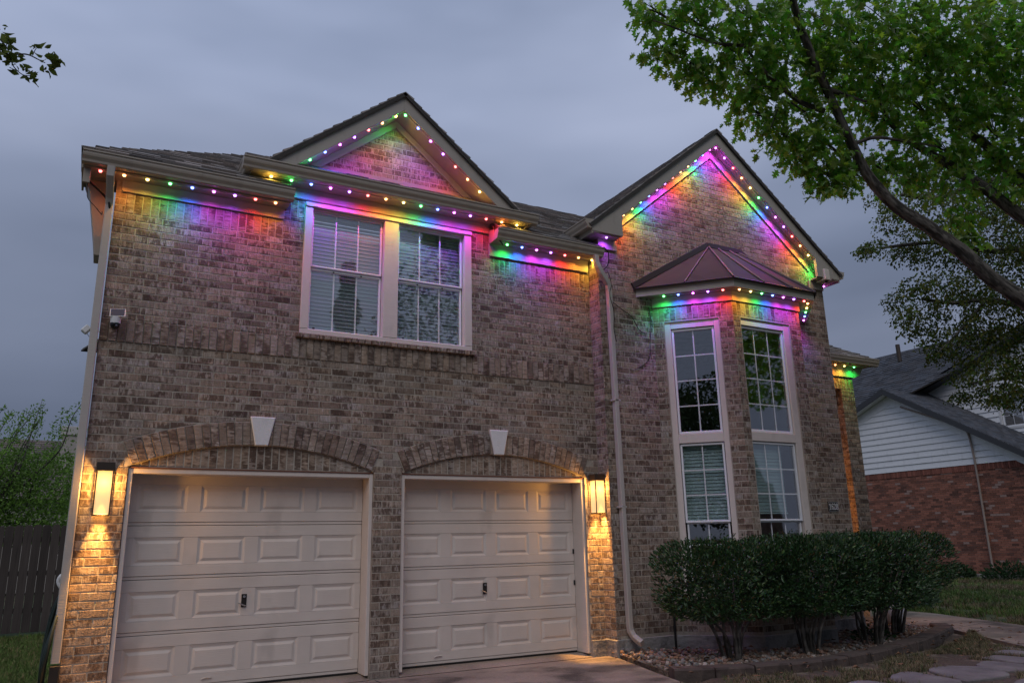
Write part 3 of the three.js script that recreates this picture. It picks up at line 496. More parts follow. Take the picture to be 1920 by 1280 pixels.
{
  const w = group('window', house), f = new MB(), T = 0.028, B = (a, b, c, d, z = T, z0 = -0.07) => f.box(a, b, c, d, z0, z, 0.004);
  B(1.645, 3.823, 3.748, 3.812); B(1.645, 1.737, 3.815, 5.318); B(3.722, 3.823, 3.815, 5.318); B(2.63, 2.818, 3.815, 5.318); B(1.645, 3.823, 5.32, 5.372, 0.045, -0.07); B(1.737, 2.63, 5.305, 5.318, 0.0); B(2.818, 3.722, 5.305, 5.318, 0.0);
  mesh('frame', f.geo(), M.trim, w);
  for (const [a, b] of [[1.767, 2.60], [2.849, 3.69]]) { sash(w, FM, a, b, 4.615, 5.285, -0.035, 3, 1, { b: 0.022 }); sash(w, FM, a, b, 3.84, 4.56, -0.058, 3, 1, { b: 0.024 }); blinds(w, FM, a - 0.02, b + 0.02, 3.86, 5.26, -0.13, 1.38); }
  for (const [a, b] of [[1.82, 3.838], [2.52, 3.838], [2.92, 3.838], [3.63, 3.838]].map((q) => q)) { const k = new MB(); k.box(a - 0.014, a + 0.014, b, b + 0.018, -0.055, -0.044, 0.003); mesh('latch', k.geo(), M.black, w); }
  for (const [a, b] of [[2.03, 4.555], [2.37, 4.555], [3.10, 4.555], [3.44, 4.555]]) { const k = new MB(); k.box(a - 0.01, a + 0.01, b, b + 0.014, -0.056, -0.045, 0.003); mesh('latch', k.geo(), M.black, w); }
}
function bayWindow(F, s0, s1, g0, g1, cols, blindTilt, left) {
  const w = group('window', house), f = new MB(), B = (a, b, c, d, z = -0.015) => f.box(a, b, c, d, -0.1, z, 0.004, (x, y, zz) => F(x, y, zz));
  B(s0, g0 - 0.035, 0.63, 4.385); B(g1 + 0.035, s1, 0.63, 4.385); B(g0 - 0.035, g1 + 0.035, 4.285, 4.385, -0.018); B(g0 - 0.035, g1 + 0.035, 2.66, 2.785, -0.012); B(g0 - 0.035, g1 + 0.035, 0.63, 0.74, -0.012);
  mesh('frame', f.geo(), M.trim, w);
  sash(w, F, g0, g1, 2.82, 4.245, -0.035, cols, 4); sash(w, F, g0, g1, 1.63, 2.625, -0.035, cols, 3, { b: 0.028 }); sash(w, F, g0 + 0.01, g1 - 0.01, 0.78, 1.585, -0.06, cols, 3, { b: 0.025 });
  if (left) blinds(w, F, g0 - 0.02, g1 + 0.02, 1.615, 2.62, -0.13, 1.3, M.blindTeal); else blinds(w, F, g0 - 0.02, g1 - 0.16, 1.72, 2.62, -0.13, 1.45, M.blindTeal);
}
bayWindow(FBL, WB.l0, WB.l1, 0.268, 0.795, 2, 1, true); bayWindow(FBF, WB.f0, WB.f1, 0.15, 0.94, 3, 1, false);
{ const l = new MB(); for (const [F, a, b] of [[FBL, WB.l0, WB.l1], [FBF, WB.f0, WB.f1]]) l.box(a, b, 4.392, 4.40, -0.1, -0.008, 0, (x, y, z) => F(x, y, z)); mesh('lintel', l.geo(), M.rust, house); }

// ---------------------------------------------------------------- garage doors
DG.forEach((g, gi) => {
  const d = group('garage_door', house), zd = -0.25, x0 = g.x0 + 0.05, x1 = g.x1 - 0.05, yb = 0.055, yt = 2.165, sh = (yt - yb) / 4;
  const tr = new MB(); tr.box(g.x0 + 0.003, g.x0 + 0.046, 0.04, 2.193, zd - 0.02, -0.022, 0.004); tr.box(g.x1 - 0.046, g.x1 - 0.003, 0.04, 2.193, zd - 0.02, -0.022, 0.004); tr.box(g.x0 + 0.046, g.x1 - 0.046, 2.143, 2.193, zd - 0.02, -0.024, 0.004);
  mesh('door_frame', tr.geo(), M.trim, d);
  const st = new MB(); st.box(x0 - 0.01, x1 + 0.01, 0.062, 2.15, zd + 0.03, zd + 0.036, 0); // shadowed stop behind the trim
  for (let r = 0; r < 4; r++) {
    const y0 = yb + r * sh, y1 = y0 + sh - 0.005, s = new MB(), py0 = y0 + 0.135, py1 = y1 - 0.115, cw = (x1 - x0) / 4;
    const pan = [0, 1, 2, 3].map((c) => [x0 + c * cw + 0.07, x0 + (c + 1) * cw - 0.062]);
    const bx = (a, b, c, e, z = zd, bv = 0.003) => s.box(a, b, c, e, zd - 0.04, z, bv);
    bx(x0, x1, y0, y0 + 0.03, zd - 0.006, 0.004); bx(x0, x1, y0 + 0.033, py0, zd, 0.004); bx(x0, x1, py1, y1, zd, 0.004);
    let e = x0; for (const [a, b] of pan) { bx(e, a, py0, py1, zd, 0); e = b; } bx(e, x1, py0, py1, zd, 0);
    mesh('door_section', s.geo(), M.door, d);
    for (const [a, b] of pan) {
      const p = new MB(), R = [[0, 0], [0.026, -0.009], [0.034, -0.009], [0.06, 0.001], [0.064, 0.001]];
      for (let i = 0; i < 4; i++) { const [i0, d0] = R[i], [i1, d1] = R[i + 1], A = [[a + i0, py0 + i0], [b - i0, py0 + i0], [b - i0, py1 - i0], [a + i0, py1 - i0]], B = [[a + i1, py0 + i1], [b - i1, py0 + i1], [b - i1, py1 - i1], [a + i1, py1 - i1]]; for (let k = 0; k < 4; k++) { const n = (k + 1) % 4; p.quad([...A[k], zd + d0], [...A[n], zd + d0], [...B[n], zd + d1], [...B[k], zd + d1]); } }
      const i1 = 0.064; p.quad([a + i1, py0 + i1, zd + 0.001], [b - i1, py0 + i1, zd + 0.001], [b - i1, py1 - i1, zd + 0.001], [a + i1, py1 - i1, zd + 0.001]); mesh('panel', p.geo(), M.door, d);
    }
  }
  const cx = gi ? 4.10 : 1.27, h = new MB(); h.box(cx - 0.027, cx + 0.027, 0.80, 0.93, zd + 0.001, zd + 0.008, 0.002); mesh('lock_plate', h.geo(), M.black, d);
  const cyl = new THREE.CylinderGeometry(0.013, 0.013, 0.01, 16).rotateX(Math.PI / 2).translate(cx, 0.905, zd + 0.012); mesh('lock_cylinder', cyl, M.chrome ??= std({ color: new THREE.Color(0.55, 0.55, 0.55), metalness: 1, roughness: 0.35 }), d);
  mesh('handle', sweep([[cx + 0.015, 0.812, zd + 0.02], [cx - 0.01, 0.822, zd + 0.03], [cx - 0.065, 0.845, zd + 0.03]], 0.007, 8, { seg: 10 }), M.chrome, d);
  const hook = sweep([[gi ? 3.43 : 0.9, 0.13, zd + 0.012], [gi ? 3.47 : 0.94, 0.142, zd + 0.014], [gi ? 3.53 : 1.0, 0.14, zd + 0.012]], 0.006, 6); mesh('lift_handle', hook, M.door, d);
  const sl = new MB(); sl.box(x0, x1, 0.035, yb, zd - 0.04, zd - 0.008, 0.003); mesh('weather_seal', sl.geo(), M.black, d);
  if (gi) for (const y of [1.27, 0.88]) { const k = new MB(); k.box(x1 - 0.022, x1 + 0.0, y - 0.03, y + 0.03, zd, zd + 0.012, 0.003); mesh('hinge', k.geo(), M.black, d); }
});

// ---------------------------------------------------------------- downspouts
const DSP = (w, h) => { const o = []; const m = 0.008; for (const [sx, sy] of [[1, 1], [-1, 1], [-1, -1], [1, -1]]) o.push([sx * (w / 2 - (sx * sy > 0 ? 0 : m)), sy * (h / 2 - (sx * sy > 0 ? m : 0))], [sx * (w / 2 - (sx * sy > 0 ? m : 0)), sy * (h / 2 - (sx * sy > 0 ? 0 : m))]); return o; };
{
  const prof = DSP(0.075, 0.062);
  mesh('downspout', sweep([[-0.42, 5.24, 0.29], [-0.42, 5.15, 0.28], [-0.405, 4.98, 0.10], [-0.402, 4.9, 0.06], [-0.40, 3.5, 0.035], [-0.394, 0.42, 0.03]], 1, 8, { prof, straight: true, ref: [1, 0, 0], flat: true, uw: 0.3 }), M.spout, house);
  const b = new MB(); b.box(-0.435, -0.355, 0.1, 0.40, -0.01, 0.07, 0.006); mesh('drain_pipe', b.geo(), M.black, house);
  mesh('downspout', sweep([[5.60, 5.235, 0.315], [5.602, 5.13, 0.32], [5.62, 5.06, 0.335], [5.66, 4.99, 0.335], [5.73, 4.91, 0.325], [5.785, 4.84, 0.31], [5.805, 4.76, 0.298], [5.807, 4.6, 0.293], [5.845, 0.36, 0.293], [5.85, 0.3, 0.30], [5.868, 0.235, 0.335], [5.89, 0.185, 0.41], [5.90, 0.165, 0.46]], 1, 8, { prof: DSP(0.078, 0.066), straight: true, ref: [0, 0, 1], flat: true, uw: 0.3 }), M.spout, house);
  for (const y of [3.2, 1.8]) { const k = new MB(); k.box(5.77, 5.88, y, y + 0.025, 0.25, 0.332, 0.002); mesh('strap', k.geo(), M.spout, house); }
}
// ---------------------------------------------------------------- coloured eave lights: a track with bulbs, each bulb a small lamp shining down
const LED = { red: [1, 0.03, 0.02], orange: [1, 0.3, 0.03], yellow: [1, 0.66, 0.08], green: [0.03, 1, 0.12], blue: [0.03, 0.12, 1], magenta: [0.8, 0.05, 0.95], violet: [0.4, 0.06, 1] };
const SEQ = ['red', 'orange', 'yellow', 'green', 'blue', 'magenta', 'violet'];
const bulbMat = {}; for (const k of SEQ) bulbMat[k] = std({ color: new THREE.Color(0.3, 0.3, 0.3), emissive: new THREE.Color(...LED[k].map((x) => x * 0.9 + 0.1)), emissiveIntensity: 9, roughness: 0.4 });
const bulbGeo = new THREE.SphereGeometry(0.0165, 14, 10), puckGeo = new THREE.CylinderGeometry(0.017, 0.019, 0.008, 16);
const PW = { red: 1.0, orange: 0.85, yellow: 0.75, green: 0.85, blue: 1.6, magenta: 0.85, violet: 0.95 };
const SPOT = 0.82;
function ledStrip(label, pts, first, opt = {}) {
  const o = thing('light_string', label, 'string lights', [0, 0, 0], 'strings of coloured lights under the eaves');
  const dn = V3(...(opt.down || [0, -1, 0])).normalize();
  mesh('track', sweep(pts.map((p) => V3(...p).addScaledVector(dn, -0.012).toArray()), 1, 4, { straight: true, flat: true, prof: [[0.013, 0.006], [-0.013, 0.006], [-0.013, -0.006], [0.013, -0.006]], ref: opt.ref || [0, 0, 1] }), M.fascia, o);
  pts.forEach((p, i) => {
    const k = SEQ[(SEQ.indexOf(first) + i) % 7], at0 = V3(...p), q = new THREE.Quaternion().setFromUnitVectors(V3(0, -1, 0), dn);
    const b = mesh('bulb', bulbGeo, bulbMat[k], o); b.position.copy(at0);
    const c = mesh('socket', puckGeo, M.vinyl, o); c.position.copy(at0).addScaledVector(dn, -0.008); c.quaternion.copy(q);
    const l = new THREE.SpotLight(new THREE.Color(...LED[k]), SPOT * PW[k] * (opt.pw || 1) * (opt.first !== undefined && i === 0 ? opt.first : 1), 0, opt.ang || 1.32, opt.pen || 0.78, 2); l.name = 'bulb_light'; l.position.copy(at0); l.castShadow = true; l.shadow.radius = 0.35;
    l.target.position.copy(at0).add(opt.aim ? V3(...opt.aim) : dn); o.add(l, l.target);
  });
}
const row = (a, b, n) => Array.from({ length: n }, (_, i) => [lerp(a[0], b[0], i / (n - 1)), lerp(a[1], b[1], i / (n - 1)), lerp(a[2], b[2], i / (n - 1))]);
ledStrip('row of nine coloured lights under the left eave beside the drain spout', row([-0.517, 5.215, 0.185], [1.265, 5.215, 0.185], 9), 'red', { aim: [0, -1, 0.02], first: 0.12 });
ledStrip('row of fifteen coloured lights under the gutter above the double window', row([1.19, 5.513, 0.225], [4.41, 5.513, 0.215], 15), 'yellow', { aim: [0, -1, -0.05], ang: 1.45, pen: 0.8 });
ledStrip('row of seven coloured lights under the short eave right of the double window', row([4.30, 5.242, 0.135], [5.66, 5.242, 0.135], 7), 'green', { aim: [0, -1, 0.02] });
{
  const pR = (c, yl, p, z, dx) => [c + dx, yl - p * Math.abs(dx) - 0.014, z], n = (sg, p) => [-sg * p * 0.75, -1, -0.12];
  const dl = []; for (let i = 0; i < 7; i++) dl.push(pR(DORM.c, DL, DORM.p, 0.268, -1.145 + i * 0.175));
  ledStrip('string of seven coloured lights up the left slope of the small middle gable', dl, 'green', { down: [DORM.p, -1, 0], aim: [0.45, -1, 0.0] });
  const dr = []; for (let i = 0; i < 7; i++) dr.push(pR(DORM.c, DL, DORM.p, 0.268, 0.035 + i * 0.174));
  ledStrip('string of seven coloured lights down the right slope of the small middle gable', dr, 'green', { down: [-DORM.p, -1, 0], aim: [-0.45, -1, 0.0] });
  const wl = []; for (let i = 0; i < 13; i++) wl.push(pR(WING.c, WL, WING.p, 0.378, -2.06 + i * 0.163));
  ledStrip('string of lights up the left slope of the tall right gable', wl, 'red', { down: [WING.p, -1, 0], aim: [0.45, -1, 0.0], pw: 1.3 });
  const wr = []; for (let i = 0; i < 13; i++) wr.push(pR(WING.c, WL, WING.p, 0.378, 0.03 + i * 0.169));
  ledStrip('string of bright starry lights down the right slope of the tall right gable', wr, 'magenta', { down: [-WING.p, -1, 0], aim: [-0.45, -1, 0.0], pw: 1.3 });
  ledStrip('single violet light under the boxed left foot of the right gable', [[5.77, 5.522, 0.36], [5.74, 5.522, 0.36]].slice(0, 1).concat([[5.60, 5.53, -0.1]]), 'violet', { aim: [0, -1, 0.02] });
  ledStrip('pair of pink and violet lights under the right foot of the tall gable', [[10.42, 5.522, 0.16], [10.42, 5.522, -0.12]], 'magenta', { aim: [-0.1, -1, 0] });
}
{ // bay: left face, front face, right face in one string
  const y = 4.738, p = []; const A = [6.60, 0.445], B = [7.262, 1.107];
  for (let i = 0; i < 5; i++) p.push([lerp(A[0], B[0], (i + 0.2) / 4.6), y, lerp(A[1], B[1], (i + 0.2) / 4.6)]);
  for (let i = 0; i < 7; i++) p.push([lerp(7.40, 8.68, i / 6), y, 1.165]);
  for (let i = 0; i < 5; i++) p.push([lerp(8.83, 9.50, i / 4), y, lerp(1.10, 0.43, i / 4)]);
  ledStrip('string of coloured lights wrapped under the metal roof of the bay window', p, 'green', { aim: [0, -1, 0] });
  ledStrip('four coloured lights under the low entry eave at far right', [[11.75, 4.487, ZE + 0.14], [12.0, 4.487, ZE + 0.14], [12.27, 4.487, ZE + 0.14], [12.46, 4.487, ZE - 0.02]], 'orange', { aim: [0, -1, 0.02], pw: 1.1 });
}

// ---------------------------------------------------------------- wall lanterns beside the garage doors
const lampGlass = new THREE.MeshPhysicalMaterial({ color: new THREE.Color(0.9, 0.8, 0.6), emissive: new THREE.Color(1, 0.56, 0.15), emissiveIntensity: 0.72, roughness: 1, transmission: 0.035, thickness: 0, emissiveMap: tex(256, 1, (u, v) => { const s = 0.75 + 0.35 * NC(u, v, 40, 2, 3); return [s, s, s]; }, true) });
function lantern(label, x, y) {
  const o = thing('wall_lantern', label, 'wall lamp', [x, y, 0], 'lit lanterns beside the garage doors'), w = 0.076, d0 = 0.012, d1 = 0.15, hb = 0, ht = 0.42, tp = 0.505;
  const B = (m, a, b, c, e, f, g) => m.box(a, b, c, e, f, g, 0.002);
  const bp = new MB(); B(bp, -0.062, 0.062, 0.05, 0.47, 0.0, d0); mesh('back_plate', bp.geo(), M.bronze, o);
  const fr = new MB(), t = 0.0115;
  for (const sx of [-1, 1]) { const a = sx < 0 ? -w : w - t; B(fr, a, a + t, hb, ht, d1 - t, d1); B(fr, a, a + t, hb, ht, d0, d0 + t); B(fr, a, a + t, hb, hb + t, d0 + t, d1 - t); }
  B(fr, -w + t, w - t, hb, hb + t, d1 - t, d1); B(fr, -w + t, w - t, hb, hb + t, d0, d0 + t); mesh('frame', fr.geo(), M.bronze, o);
  const cp = new MB(); B(cp, -w - 0.004, w + 0.004, ht, tp, d0 - 0.01, d1 + 0.004); mesh('cap', cp.geo(), M.bronze, o);
  const gl = new MB(), gx = w - 0.004, gz = d1 - 0.005; gl.uvf = (a, n) => [a[0] * 3 + a[2] * 3, a[1] / 0.42];
  gl.quad([-gx, hb + t, gz], [gx, hb + t, gz], [gx, ht, gz], [-gx, ht, gz]); gl.quad([-gx, hb + t, d0 + t], [-gx, hb + t, gz], [-gx, ht, gz], [-gx, ht, d0 + t]); gl.quad([gx, hb + t, gz], [gx, hb + t, d0 + t], [gx, ht, d0 + t], [gx, ht, gz]);
  mesh('glass', gl.geo(), lampGlass, o);
  const l = new THREE.PointLight(new THREE.Color(1, 0.47, 0.10), 1.7, 0, 2); l.name = 'lantern_light'; l.position.set(0, 0.31, 0.085); l.castShadow = true; l.shadow.radius = 1.1; o.add(l);
  const s = new THREE.SpotLight(new THREE.Color(1, 0.47, 0.10), 34, 0, 0.36, 0.45, 2); s.name = 'lantern_downlight'; s.position.set(0, 0.22, 0.098); s.castShadow = true; s.shadow.radius = 0.8; s.target.position.set(0, -1, 0.1); o.add(s, s.target);
}
lantern('lit bronze lantern left of the left garage door', -0.163, 1.722); lantern('lit bronze lantern on the pier right of the right garage door', 5.602, 1.74);
{ // hidden porch lantern whose warm light falls on the entry pier
  const o = thing('porch_lantern', 'warm porch lantern inside the entry recess at far right', 'wall lamp', [11.0, 2.0, ZE - 1.16]);
  const g = mesh('glass', new THREE.CylinderGeometry(0.06, 0.06, 0.22, 16), std({ color: new THREE.Color(0.7, 0.5, 0.3), emissive: new THREE.Color(1, 0.4, 0.08), emissiveIntensity: 2.5 }), o); g.position.set(0, 0, 0.12);
  const c = mesh('cap', new THREE.ConeGeometry(0.1, 0.08, 16), M.bronze, o); c.position.set(0, 0.15, 0.12); const b = new MB(); b.box(-0.05, 0.05, -0.12, 0.14, -0.04, 0.02, 0.004); mesh('back_plate', b.geo(), M.bronze, o);
  const l = new THREE.PointLight(new THREE.Color(1, 0.36, 0.06), 4, 0, 2); l.name = 'porch_light'; l.position.set(0, 0, 0.12); l.castShadow = true; l.shadow.radius = 2; o.add(l);
}

// ---------------------------------------------------------------- small things on the house
{
  const o = thing('security_camera', 'small white camera with black dome under a tilted solar panel', 'camera', [-0.222, 3.62, 0.0]);
  const arm = new MB(); arm.box(-0.02, 0.02, -0.02, 0.08, 0, 0.02, 0.003); arm.box(-0.012, 0.012, 0.04, 0.062, 0.02, 0.1, 0.002); mesh('bracket', arm.geo(), M.white, o);
  mesh('body', new THREE.CylinderGeometry(0.048, 0.048, 0.07, 24).translate(0, 0.035, 0.12), M.white, o);
  mesh('dome', new THREE.SphereGeometry(0.046, 24, 12).scale(1, 1.05, 1).translate(0, -0.012, 0.12), std({ color: new THREE.Color(0.01, 0.01, 0.012), roughness: 0.08 }), o);
  mesh('lens', new THREE.SphereGeometry(0.012, 12, 8).translate(0.012, -0.03, 0.158), std({ color: new THREE.Color(0.08, 0.09, 0.12), roughness: 0.05 }), o);
  const pn = group('solar_panel', o); pn.position.set(0.012, 0.115, 0.13); pn.rotation.set(0.95, 0.0, 0.12);
  const f = new MB(); f.box(-0.072, 0.072, -0.006, 0.0, -0.06, 0.06, 0.002); mesh('panel_frame', f.geo(), M.white, pn); const c = new MB(); c.box(-0.064, 0.064, -0.009, -0.0065, -0.052, 0.052, 0.001); mesh('solar_cell', c.geo(), std({ color: new THREE.Color(0.025, 0.028, 0.045), roughness: 0.7 }), pn); const c2 = new MB(); c2.box(-0.064, 0.064, 0.0005, 0.003, -0.052, 0.052, 0.001); mesh('solar_cell', c2.geo(), std({ color: new THREE.Color(0.025, 0.028, 0.045), roughness: 0.7 }), pn);
}
{
  const o = thing('security_light', 'small spot lamp on a bracket sticking out from the left side wall', 'spot lamp', [-0.354, 3.8, -1.0]);
  mesh('arm', sweep([[0, 0, 0], [-0.05, 0.005, 0.0], [-0.11, 0.0, 0.0]], 0.009, 8), M.vinyl, o); const h = new MB(); h.box(-0.045, 0.045, -0.035, 0.035, -0.04, 0.04, 0.01); const hm = mesh('lamp_head', h.geo(), M.vinyl, o); hm.position.set(-0.14, 0.01, 0); hm.rotation.z = 0.9;
  mesh('cord', sweep([[-0.13, -0.03, 0], [-0.09, -0.08, 0], [-0.03, -0.1, 0], [0, -0.1, 0]], 0.003, 5), M.black, o);
}
{
  const o = thing('flood_lamp', 'white box-shaped flood lamp under the right corner of the tall gable', 'flood lamp', [10.14, 5.60, ZW + 0.027]);
  const b = new MB(); b.box(-0.06, 0.065, -0.085, 0.09, 0.02, 0.21, 0.012); mesh('body', b.geo(), M.trim, o); const h = new MB(); h.box(-0.07, 0.075, -0.105, -0.085, 0.015, 0.225, 0.006); mesh('hood', h.geo(), M.trim, o); const k = new MB(); k.box(-0.05, 0.05, -0.05, 0.16, 0, 0.02, 0.004); mesh('mount', k.geo(), M.black, o);
  mesh('lens', new THREE.SphereGeometry(0.03, 16, 8).translate(0.02, -0.105, 0.16), M.black, o);
}
{
  const o = thing('house_number_plaque', 'black plaque with the white number 1628 on the brick right of the bay window', 'number plaque', [9.868, 1.835, ZW]);
  const b = new MB(); b.box(-0.112, 0.112, -0.074, 0.074, 0, 0.016, 0.004); mesh('plate', b.geo(), M.black, o);
  const r = new MB(), e = (a, c, d, f) => r.box(a, c, d, f, 0.0165, 0.0185, 0.0005); e(-0.107, 0.107, 0.066, 0.069); e(-0.107, 0.107, -0.069, -0.066); e(-0.107, -0.104, -0.066, 0.066); e(0.104, 0.107, -0.066, 0.066); mesh('border', r.geo(), M.white, o);
  const font = await new FontLoader().loadAsync('fonts/droid/droid_serif_bold.typeface.json');
  const g = new TextGeometry('1628', { font, size: 0.085, depth: 0.004, curveSegments: 6, bevelEnabled: false }); g.computeBoundingBox(); const c = g.boundingBox; g.translate(-(c.min.x + c.max.x) / 2, -(c.min.y + c.max.y) / 2, 0.0165); g.scale(0.76, 1.12, 1); mesh('number', g, M.white, o);
}
// loose cables of the light strings
const cable = (label, pts, r = 0.006) => tag(mesh('cable', sweep(pts, r, 6), M.black, scene), label, 'cable');
cable('thick black cable bundled behind the top of the left drain spout', [[-0.66, 5.13, 0.16], [-0.5, 5.02, 0.12], [-0.43, 4.97, 0.06], [-0.40, 4.9, 0.1], [-0.39, 4.8, 0.03]], 0.013);
cable('thin wire loop hanging free at the left eave corner', [[-0.62, 5.14, 0.17], [-0.615, 4.99, 0.16], [-0.60, 4.91, 0.14], [-0.52, 4.84, 0.1], [-0.46, 4.79, 0.06], [-0.46, 4.83, 0.04]], 0.004);
cable('black cable loop hanging at the right end of the middle gutter', [[4.10, 5.50, 0.12], [4.075, 5.40, 0.2], [4.10, 5.28, 0.24], [4.17, 5.17, 0.26]], 0.01);
cable('black cable looping from the gable foot over the right drain spout', [[5.70, 5.36, 0.38], [5.80, 5.30, 0.34], [5.82, 5.15, 0.29], [5.72, 5.04, 0.30], [5.66, 5.02, 0.37]], 0.008);
cable('thin black wire running down the face of the right drain spout', [[5.76, 5.02, 0.36], [5.82, 4.85, 0.345], [5.79, 4.7, 0.335], [5.845, 4.45, 0.335], [5.83, 4.2, 0.335], [5.86, 4.02, 0.335]], 0.005);
cable('thin black wire sagging across the brick from the drain spout to the bay', [[5.88, 4.62, 0.26], [6.05, 4.52, 0.262], [6.2, 4.44, 0.262], [6.33, 4.25, 0.262], [6.42, 4.22, 0.262]], 0.005);
cable('thin black wire hanging on the brick beside the left bay face', [[6.52, 4.62, 0.262], [6.54, 4.4, 0.262], [6.50, 4.1, 0.262], [6.46, 3.85, 0.262], [6.3, 3.72, 0.262], [6.2, 3.68, 0.262]], 0.005);
{ const b = new MB(); b.box(BX.a - 0.03, BX.a - 0.005, 0.0, 0.75, ZW + 0.012, ZW + 0.036, 0.004); tag(mesh('conduit', b.geo(), M.black, scene), 'dark vertical pipe in the corner between wing wall and bay', 'pipe'); }
{
  const o = thing('garden_hose', 'dark green garden hose coiled on a white hanger at the left wall corner', 'garden hose', [-0.354, 0, -0.3]);
  mesh('hanger', sweep([[0.0, 1.02, 0], [-0.06, 1.06, 0], [-0.095, 1.12, 0], [-0.08, 1.17, 0.02], [-0.03, 1.18, 0.03]], 0.022, 8), M.vinyl, o);
  const R = rng(4); const hm = std({ color: new THREE.Color(0.012, 0.022, 0.018), roughness: 0.5 });
  for (let i = 0; i < 5; i++) { const a = 0.02 + R() * 0.04, z = -0.18 + i * 0.09, dz = 0.2 + 0.06 * R(); mesh('hose_loop', sweep([[-0.05, 1.06, z * 0.3], [-0.075 - a, 0.8, z - dz * 0.8], [-0.11 - a, 0.4, z - dz], [-0.10 - a, 0.1 + 0.1 * R(), z - dz * 0.3], [-0.10 - a, 0.1 + 0.1 * R(), z + dz * 0.3], [-0.09 - a, 0.45, z + dz], [-0.07, 0.85, z + dz * 0.7], [-0.05, 1.06, z * 0.3 + 0.02]], 0.014, 8, { seg: 40 }), hm, o); }
}
// ---------------------------------------------------------------- ground, drive, paths
const flat = (pts, y, mat, name, th = 0.12) => { const g = new MB(); let a = areaOf(pts); const q = a > 0 ? pts.slice().reverse() : pts; const top = new THREE.Shape(q.map((p) => new THREE.Vector2(...p))); const tri = THREE.ShapeUtils.triangulateShape(q.map((p) => new THREE.Vector2(...p)), []); for (const t of tri) g.tri(...t.map((k) => [q[k][0], y, q[k][1]]).reverse()); if (th) for (let i = 0; i < q.length; i++) { const b = q[(i + 1) % q.length], c = q[i]; g.quad([c[0], y - th, c[1]], [b[0], y - th, b[1]], [b[0], y, b[1]], [c[0], y, c[1]]); } return g.geo(); };
structure('ground', new THREE.PlaneGeometry(700, 700, 1, 1).rotateX(-Math.PI / 2).translate(0, -0.06, 0).setAttribute('uv', new THREE.Float32BufferAttribute([-350, 350, 350, 350, -350, -350, 350, -350], 2)), M.lawn);
const drive = structure('driveway', flat([[-0.9, 0.03], [5.72, 0.03], [5.62, 0.45], [5.32, 1.5], [5.12, 2.3], [4.95, 4], [4.9, 14], [-0.9, 14]], -0.004, M.concrete), M.concrete);
{ const j = new MB(); j.box(2.62, 2.634, -0.03, -0.0028, 0.05, 14, 0); j.box(-0.9, 5.4, -0.03, -0.003, 3.2, 3.215, 0); mesh('joint', j.geo(), M.dark, drive); }
{ const s = new MB(); for (const g of DG) { s.quad([g.x0, 0.0, 0.022], [g.x1, 0.0, 0.022], [g.x1, 0.032, -0.15], [g.x0, 0.032, -0.15]); s.quad([g.x0, 0.032, -0.15], [g.x1, 0.032, -0.15], [g.x1, 0.034, -0.6], [g.x0, 0.034, -0.6]); } structure('garage_sill', s.geo(), M.concrete); }
structure('road', flat([[-200, 14.5], [200, 14.5], [200, 22], [-200, 22]], -0.02, M.asphalt), M.asphalt);
structure('walkway', flat([[11.9, -1.9], [11.38, -0.3], [11.22, 0.98], [10.05, 2.72], [8.9, 5.5], [8.6, 14], [10.6, 14], [11.0, 6], [12.0, 2.2], [12.5, 1.2], [13.3, -0.75], [13.35, -1.6], [13.2, -2.2]], 0.025, M.concrete), M.concrete);
{ const w = new MB(); for (const [a, b] of [[[11.22, 0.98], [12.75, 0.7]], [[10.2, 2.5], [11.9, 2.45]], [[11.4, -0.35], [13.34, -1.2]]]) { const dx = b[0] - a[0], dz = b[1] - a[1], l = Math.hypot(dx, dz), nx = -dz / l * 0.006, nz = dx / l * 0.006; w.quad([a[0] - nx, 0.0264, a[1] - nz], [b[0] - nx, 0.0264, b[1] - nz], [b[0] + nx, 0.0264, b[1] + nz], [a[0] + nx, 0.0264, a[1] + nz]); } mesh('joint', w.geo(), M.dark, scene.getObjectByName('walkway')); }
structure('planting_bed', flat([[5.75, 0.1], [5.35, 1.6], [6.2, 2.05], [7.0, 2.15], [8.2, 1.95], [9.6, 1.6], [10.6, 1.15], [11.25, 0.85], [11.38, -0.3], [12.1, -2.4], [10.3, -2.4], [10.3, 0], [9.3, 0.1], [8.8, 0.5], [7.3, 0.5]], 0.03, M.soil), M.soil);
const soil = structure('bare_soil', flat([[4.98, 3], [5.15, 2.2], [5.6, 2.0], [7, 2.3], [9.5, 1.95], [11.1, 1.0], [10.0, 2.7], [8.9, 5.4], [8.6, 9], [4.93, 9]], -0.008, M.soil), M.soil);
